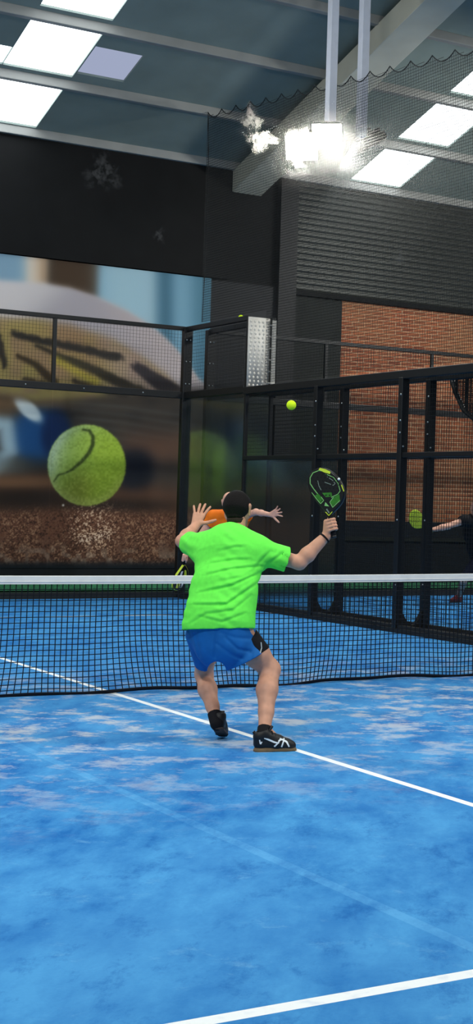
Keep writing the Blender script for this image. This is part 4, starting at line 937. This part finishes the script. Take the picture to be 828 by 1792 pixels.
def neighbour():
    A = at; D0 = 22.9
    foot = on(801, 1056, 2, 0.0); root = thing('person', tuple(foot), 'person in black on the next court reaching out with a yellow racket', 'person')
    f2 = unit(-R*.85+F*.2)
    hd = A(836, 888, 22.7); neck0 = A(833, 906, 22.8); sh1, sh2 = A(813, 911, 22.6), A(842, 914, 23.0); chest, waist, pelv = A(832, 930, 22.85), A(839, 958, 22.9), A(845, 982, 22.95)
    el1, wr1 = A(784, 921, 22.5), A(757, 927, 22.4); el2, wr2 = A(858, 940, 23.2), A(850, 962, 23.25)
    hips = (A(837, 984, 22.85), A(853, 984, 23.0)); kn = (A(812, 1015, 22.8), A(868, 1018, 23.1)); a1 = np.array([*on(803, 1054, 2, 0.0)[:2], .10]); a2 = np.array([*on(876, 1058, 2, 0.0)[:2], .10]); an = (a1, a2)
    lo = np.min([hd, wr1, el1, pelv, a1, a2], 0)-.3; hi = np.max([hd, wr1, el2, pelv, a1, a2, sh2, wr2], 0)+.3; lo[2] = -.02
    def trunk(fd, g=0.0):
        fd.cone(pelv, waist, .160, .155, .05, F, .75, g); fd.cone(waist, chest, .155, .170, .05, F, .75, g); fd.cone(sh1, sh2, .068, .068, .05, None, 1, g); fd.cone(chest, lerp(sh1, sh2, .5), .15, .10, .05, F, .75, g)
    fd = Field(lo, hi, 0.009); trunk(fd); fd.cone(neck0-U*.04, hd-U*.05, .058, .05, .03); head(fd, hd, f2, U, 0.004)
    limb(fd, [sh1, el1, lerp(el1, wr1, .35), wr1], [.052, .044, .045, .032]); limb(fd, [sh2, el2, wr2], [.052, .042, .030])
    gc = A(753, 926, 22.36); rdir = unit(A(724, 909, 22.3)-A(750, 927, 22.36)); hand_grip(fd, wr1, gc, rdir, U*.6-F*.5, 1.05)
    hand_open(fd, wr2, unit(R*-.3-U), -R, F, 1.0)
    for h_, k_, a_ in zip(hips, kn, an):
        limb(fd, [h_, lerp(h_, k_, .6), k_, lerp(k_, a_, .35), a_], [.088, .072, .056, .054, .037], .03); fd.cone(a_, a_+unit(-F*.2-R*.17)*.10-U*.055, .034, .024, .02)
    fd.mesh('body', M['skin2'], root)
    hf = Field(hd-.17, hd+.17, .008); s2 = np.cross(f2, U); hf.cone(hd+U*.04-f2*.02, hd+U*.036+f2*.02, .091, .082, .02, s2, .93); hf.cone(hd-f2*.04, hd-f2*.05-U*.05, .072, .05, .03); hf.half(hd+f2*.05+U*.05, unit(f2-.5*U)); hf.mesh('hair', M['hair'], root)
    eyes(hd, f2, U, root, M['white'], M['hair'])
    ts = Field(lo, hi, .009); trunk(ts, .02); sl = lerp(sh1, el1, .42); ts.cone(sh1, sl, .078, .074, .03); ts.cone(sh2, lerp(sh2, el2, .6), .078, .072, .03); ts.cut(sl+unit(el1-sh1)*.03, sl+unit(el1-sh1)*.15, .1); ts.half(pelv-U*.03, -U); ts.mesh('t_shirt', M['black_cloth'], root)
    so = Field(lo, hi, .009); so.cone(pelv+U*.02, pelv-U*.05, .18, .175, .03, F, .8)
    for h_, k_ in zip(hips, kn): so.cone(h_, lerp(h_, k_, .9), .115, .095, .04)
    so.half(pelv+U*.06, U); so.half(lerp(kn[0], kn[1], .5)+U*.04, -U); so.mesh('shorts', M['navy_cloth'], root)
    sd = unit(-F*.2-R*.17)
    for a_ in an: hl = np.array([a_[0], a_[1], 0])-sd*.058; shoe(root, hl, hl+sd*.27, U, (M['red'], M['sole']), h=.007, tongue=False)
    ux = unit(np.cross(rdir, F)); nb = unit(np.cross(ux, rdir)); 
    pal = dict(face=M['r_yellow'], band=M['r_yellow'], grip=M['black_cloth'], hole=M['hole'], style='plain', handle=(0.0, -1.0))
    racket('yellow padel racket held by the person in black on the next court', gc+rdir*.245, ux, rdir, nb, 'racket', True, pal)
neighbour()

# ------------------------------------------------------------------ the near glass wall the photo was taken through, with ball marks and added lamp-glare films on it
def smudge_glare_mat(name, amount, scale, kind, edge):
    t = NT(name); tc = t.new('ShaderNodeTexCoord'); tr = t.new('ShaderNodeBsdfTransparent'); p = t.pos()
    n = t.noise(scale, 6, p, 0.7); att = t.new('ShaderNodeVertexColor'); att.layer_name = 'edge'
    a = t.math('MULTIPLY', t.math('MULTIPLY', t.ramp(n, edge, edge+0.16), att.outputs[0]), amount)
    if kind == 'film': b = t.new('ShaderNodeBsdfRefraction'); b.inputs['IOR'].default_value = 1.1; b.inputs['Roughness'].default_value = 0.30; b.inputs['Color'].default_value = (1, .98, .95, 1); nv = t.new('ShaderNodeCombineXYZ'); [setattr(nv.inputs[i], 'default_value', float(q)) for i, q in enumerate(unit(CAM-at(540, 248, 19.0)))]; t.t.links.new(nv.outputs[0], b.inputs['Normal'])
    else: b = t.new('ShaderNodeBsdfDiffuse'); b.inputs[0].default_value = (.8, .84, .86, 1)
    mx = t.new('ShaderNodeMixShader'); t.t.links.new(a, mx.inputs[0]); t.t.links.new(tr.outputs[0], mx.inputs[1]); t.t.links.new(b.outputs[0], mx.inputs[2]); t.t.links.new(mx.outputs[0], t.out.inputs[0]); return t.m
M['film'] = smudge_glare_mat('lamp_glare_film', 0.22, 120.0, 'film', 0.36)  # lamp glare put in as a scattering film on the pane
M['film_thin'] = smudge_glare_mat('thin_glare_film', 0.012, 60.0, 'film', 0.2)
M['film_wide'] = smudge_glare_mat('wide_greasy_film', 0.75, 150.0, 'film', 0.40); M['film_wide'].node_tree.nodes['Refraction BSDF'].inputs['Roughness'].default_value = 0.42
M['film_mid'] = smudge_glare_mat('patchy_glare_film', 0.05, 90.0, 'film', 0.42)
M['chalk'] = smudge_glare_mat('ball_chalk', 0.2, 190.0, 'chalk', 0.46)
YG = -10.0
gw = thing('glass_wall_panel', (-3.9, YG, 0.0), 'clear glass wall panel close to the viewer with ball smudges and lamp glare high on it', 'glass panel')
MB().box((-4.9, YG-0.006, 0.08), (-2.9, YG+0.006, 2.98)).build('glass_pane', M['glass'], gw)
MB().box((-4.9, YG-0.04, 0.0), (-2.9, YG+0.04, 0.08)).build('bottom_rail', M['kerb'], gw)
def smudge_glare(px_, py_, rx, ry, rot, mat, name, squash=1.0):
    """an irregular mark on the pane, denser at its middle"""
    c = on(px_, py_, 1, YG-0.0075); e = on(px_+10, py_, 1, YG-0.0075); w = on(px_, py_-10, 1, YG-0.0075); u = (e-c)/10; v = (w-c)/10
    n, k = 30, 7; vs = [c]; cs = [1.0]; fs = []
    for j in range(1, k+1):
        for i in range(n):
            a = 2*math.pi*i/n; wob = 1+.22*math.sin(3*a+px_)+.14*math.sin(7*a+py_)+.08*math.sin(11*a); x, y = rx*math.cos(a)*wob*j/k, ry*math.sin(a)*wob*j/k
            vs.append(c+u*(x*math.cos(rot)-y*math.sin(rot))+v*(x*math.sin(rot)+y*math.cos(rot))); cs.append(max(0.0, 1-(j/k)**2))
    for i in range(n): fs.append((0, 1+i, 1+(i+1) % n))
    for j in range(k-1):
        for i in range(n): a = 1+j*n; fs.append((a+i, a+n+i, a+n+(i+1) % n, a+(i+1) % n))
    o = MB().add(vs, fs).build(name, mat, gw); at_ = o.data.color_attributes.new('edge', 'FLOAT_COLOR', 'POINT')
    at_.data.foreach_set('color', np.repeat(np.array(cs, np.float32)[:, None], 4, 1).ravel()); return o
smudge_glare(536, 250, 40, 30, .35, M['film'], 'glare_smear'); smudge_glare(545, 248, 190, 120, .2, M['film_thin'], 'glare_smear')  # films added round the lamps to imitate their glare and halo
smudge_glare(452, 244, 34, 21, -.35, M['film_wide'], 'glare_smear'); smudge_glare(438, 206, 22, 24, .3, M['film_wide'], 'glare_smear')
smudge_glare(515, 292, 50, 18, .2, M['film_mid'], 'glare_smear')  # added film for the glare just under the lamps
for a in ((180, 302, 34, 36, .2), (281, 412, 12, 14, 0), (700, 450, 9, 22, -.1), (618, 452, 12, 14, .2), (656, 378, 12, 16, .3), (675, 190, 42, 9, -.55), (648, 262, 46, 10, .32)): smudge_glare(*a, M['chalk'], 'ball_mark')
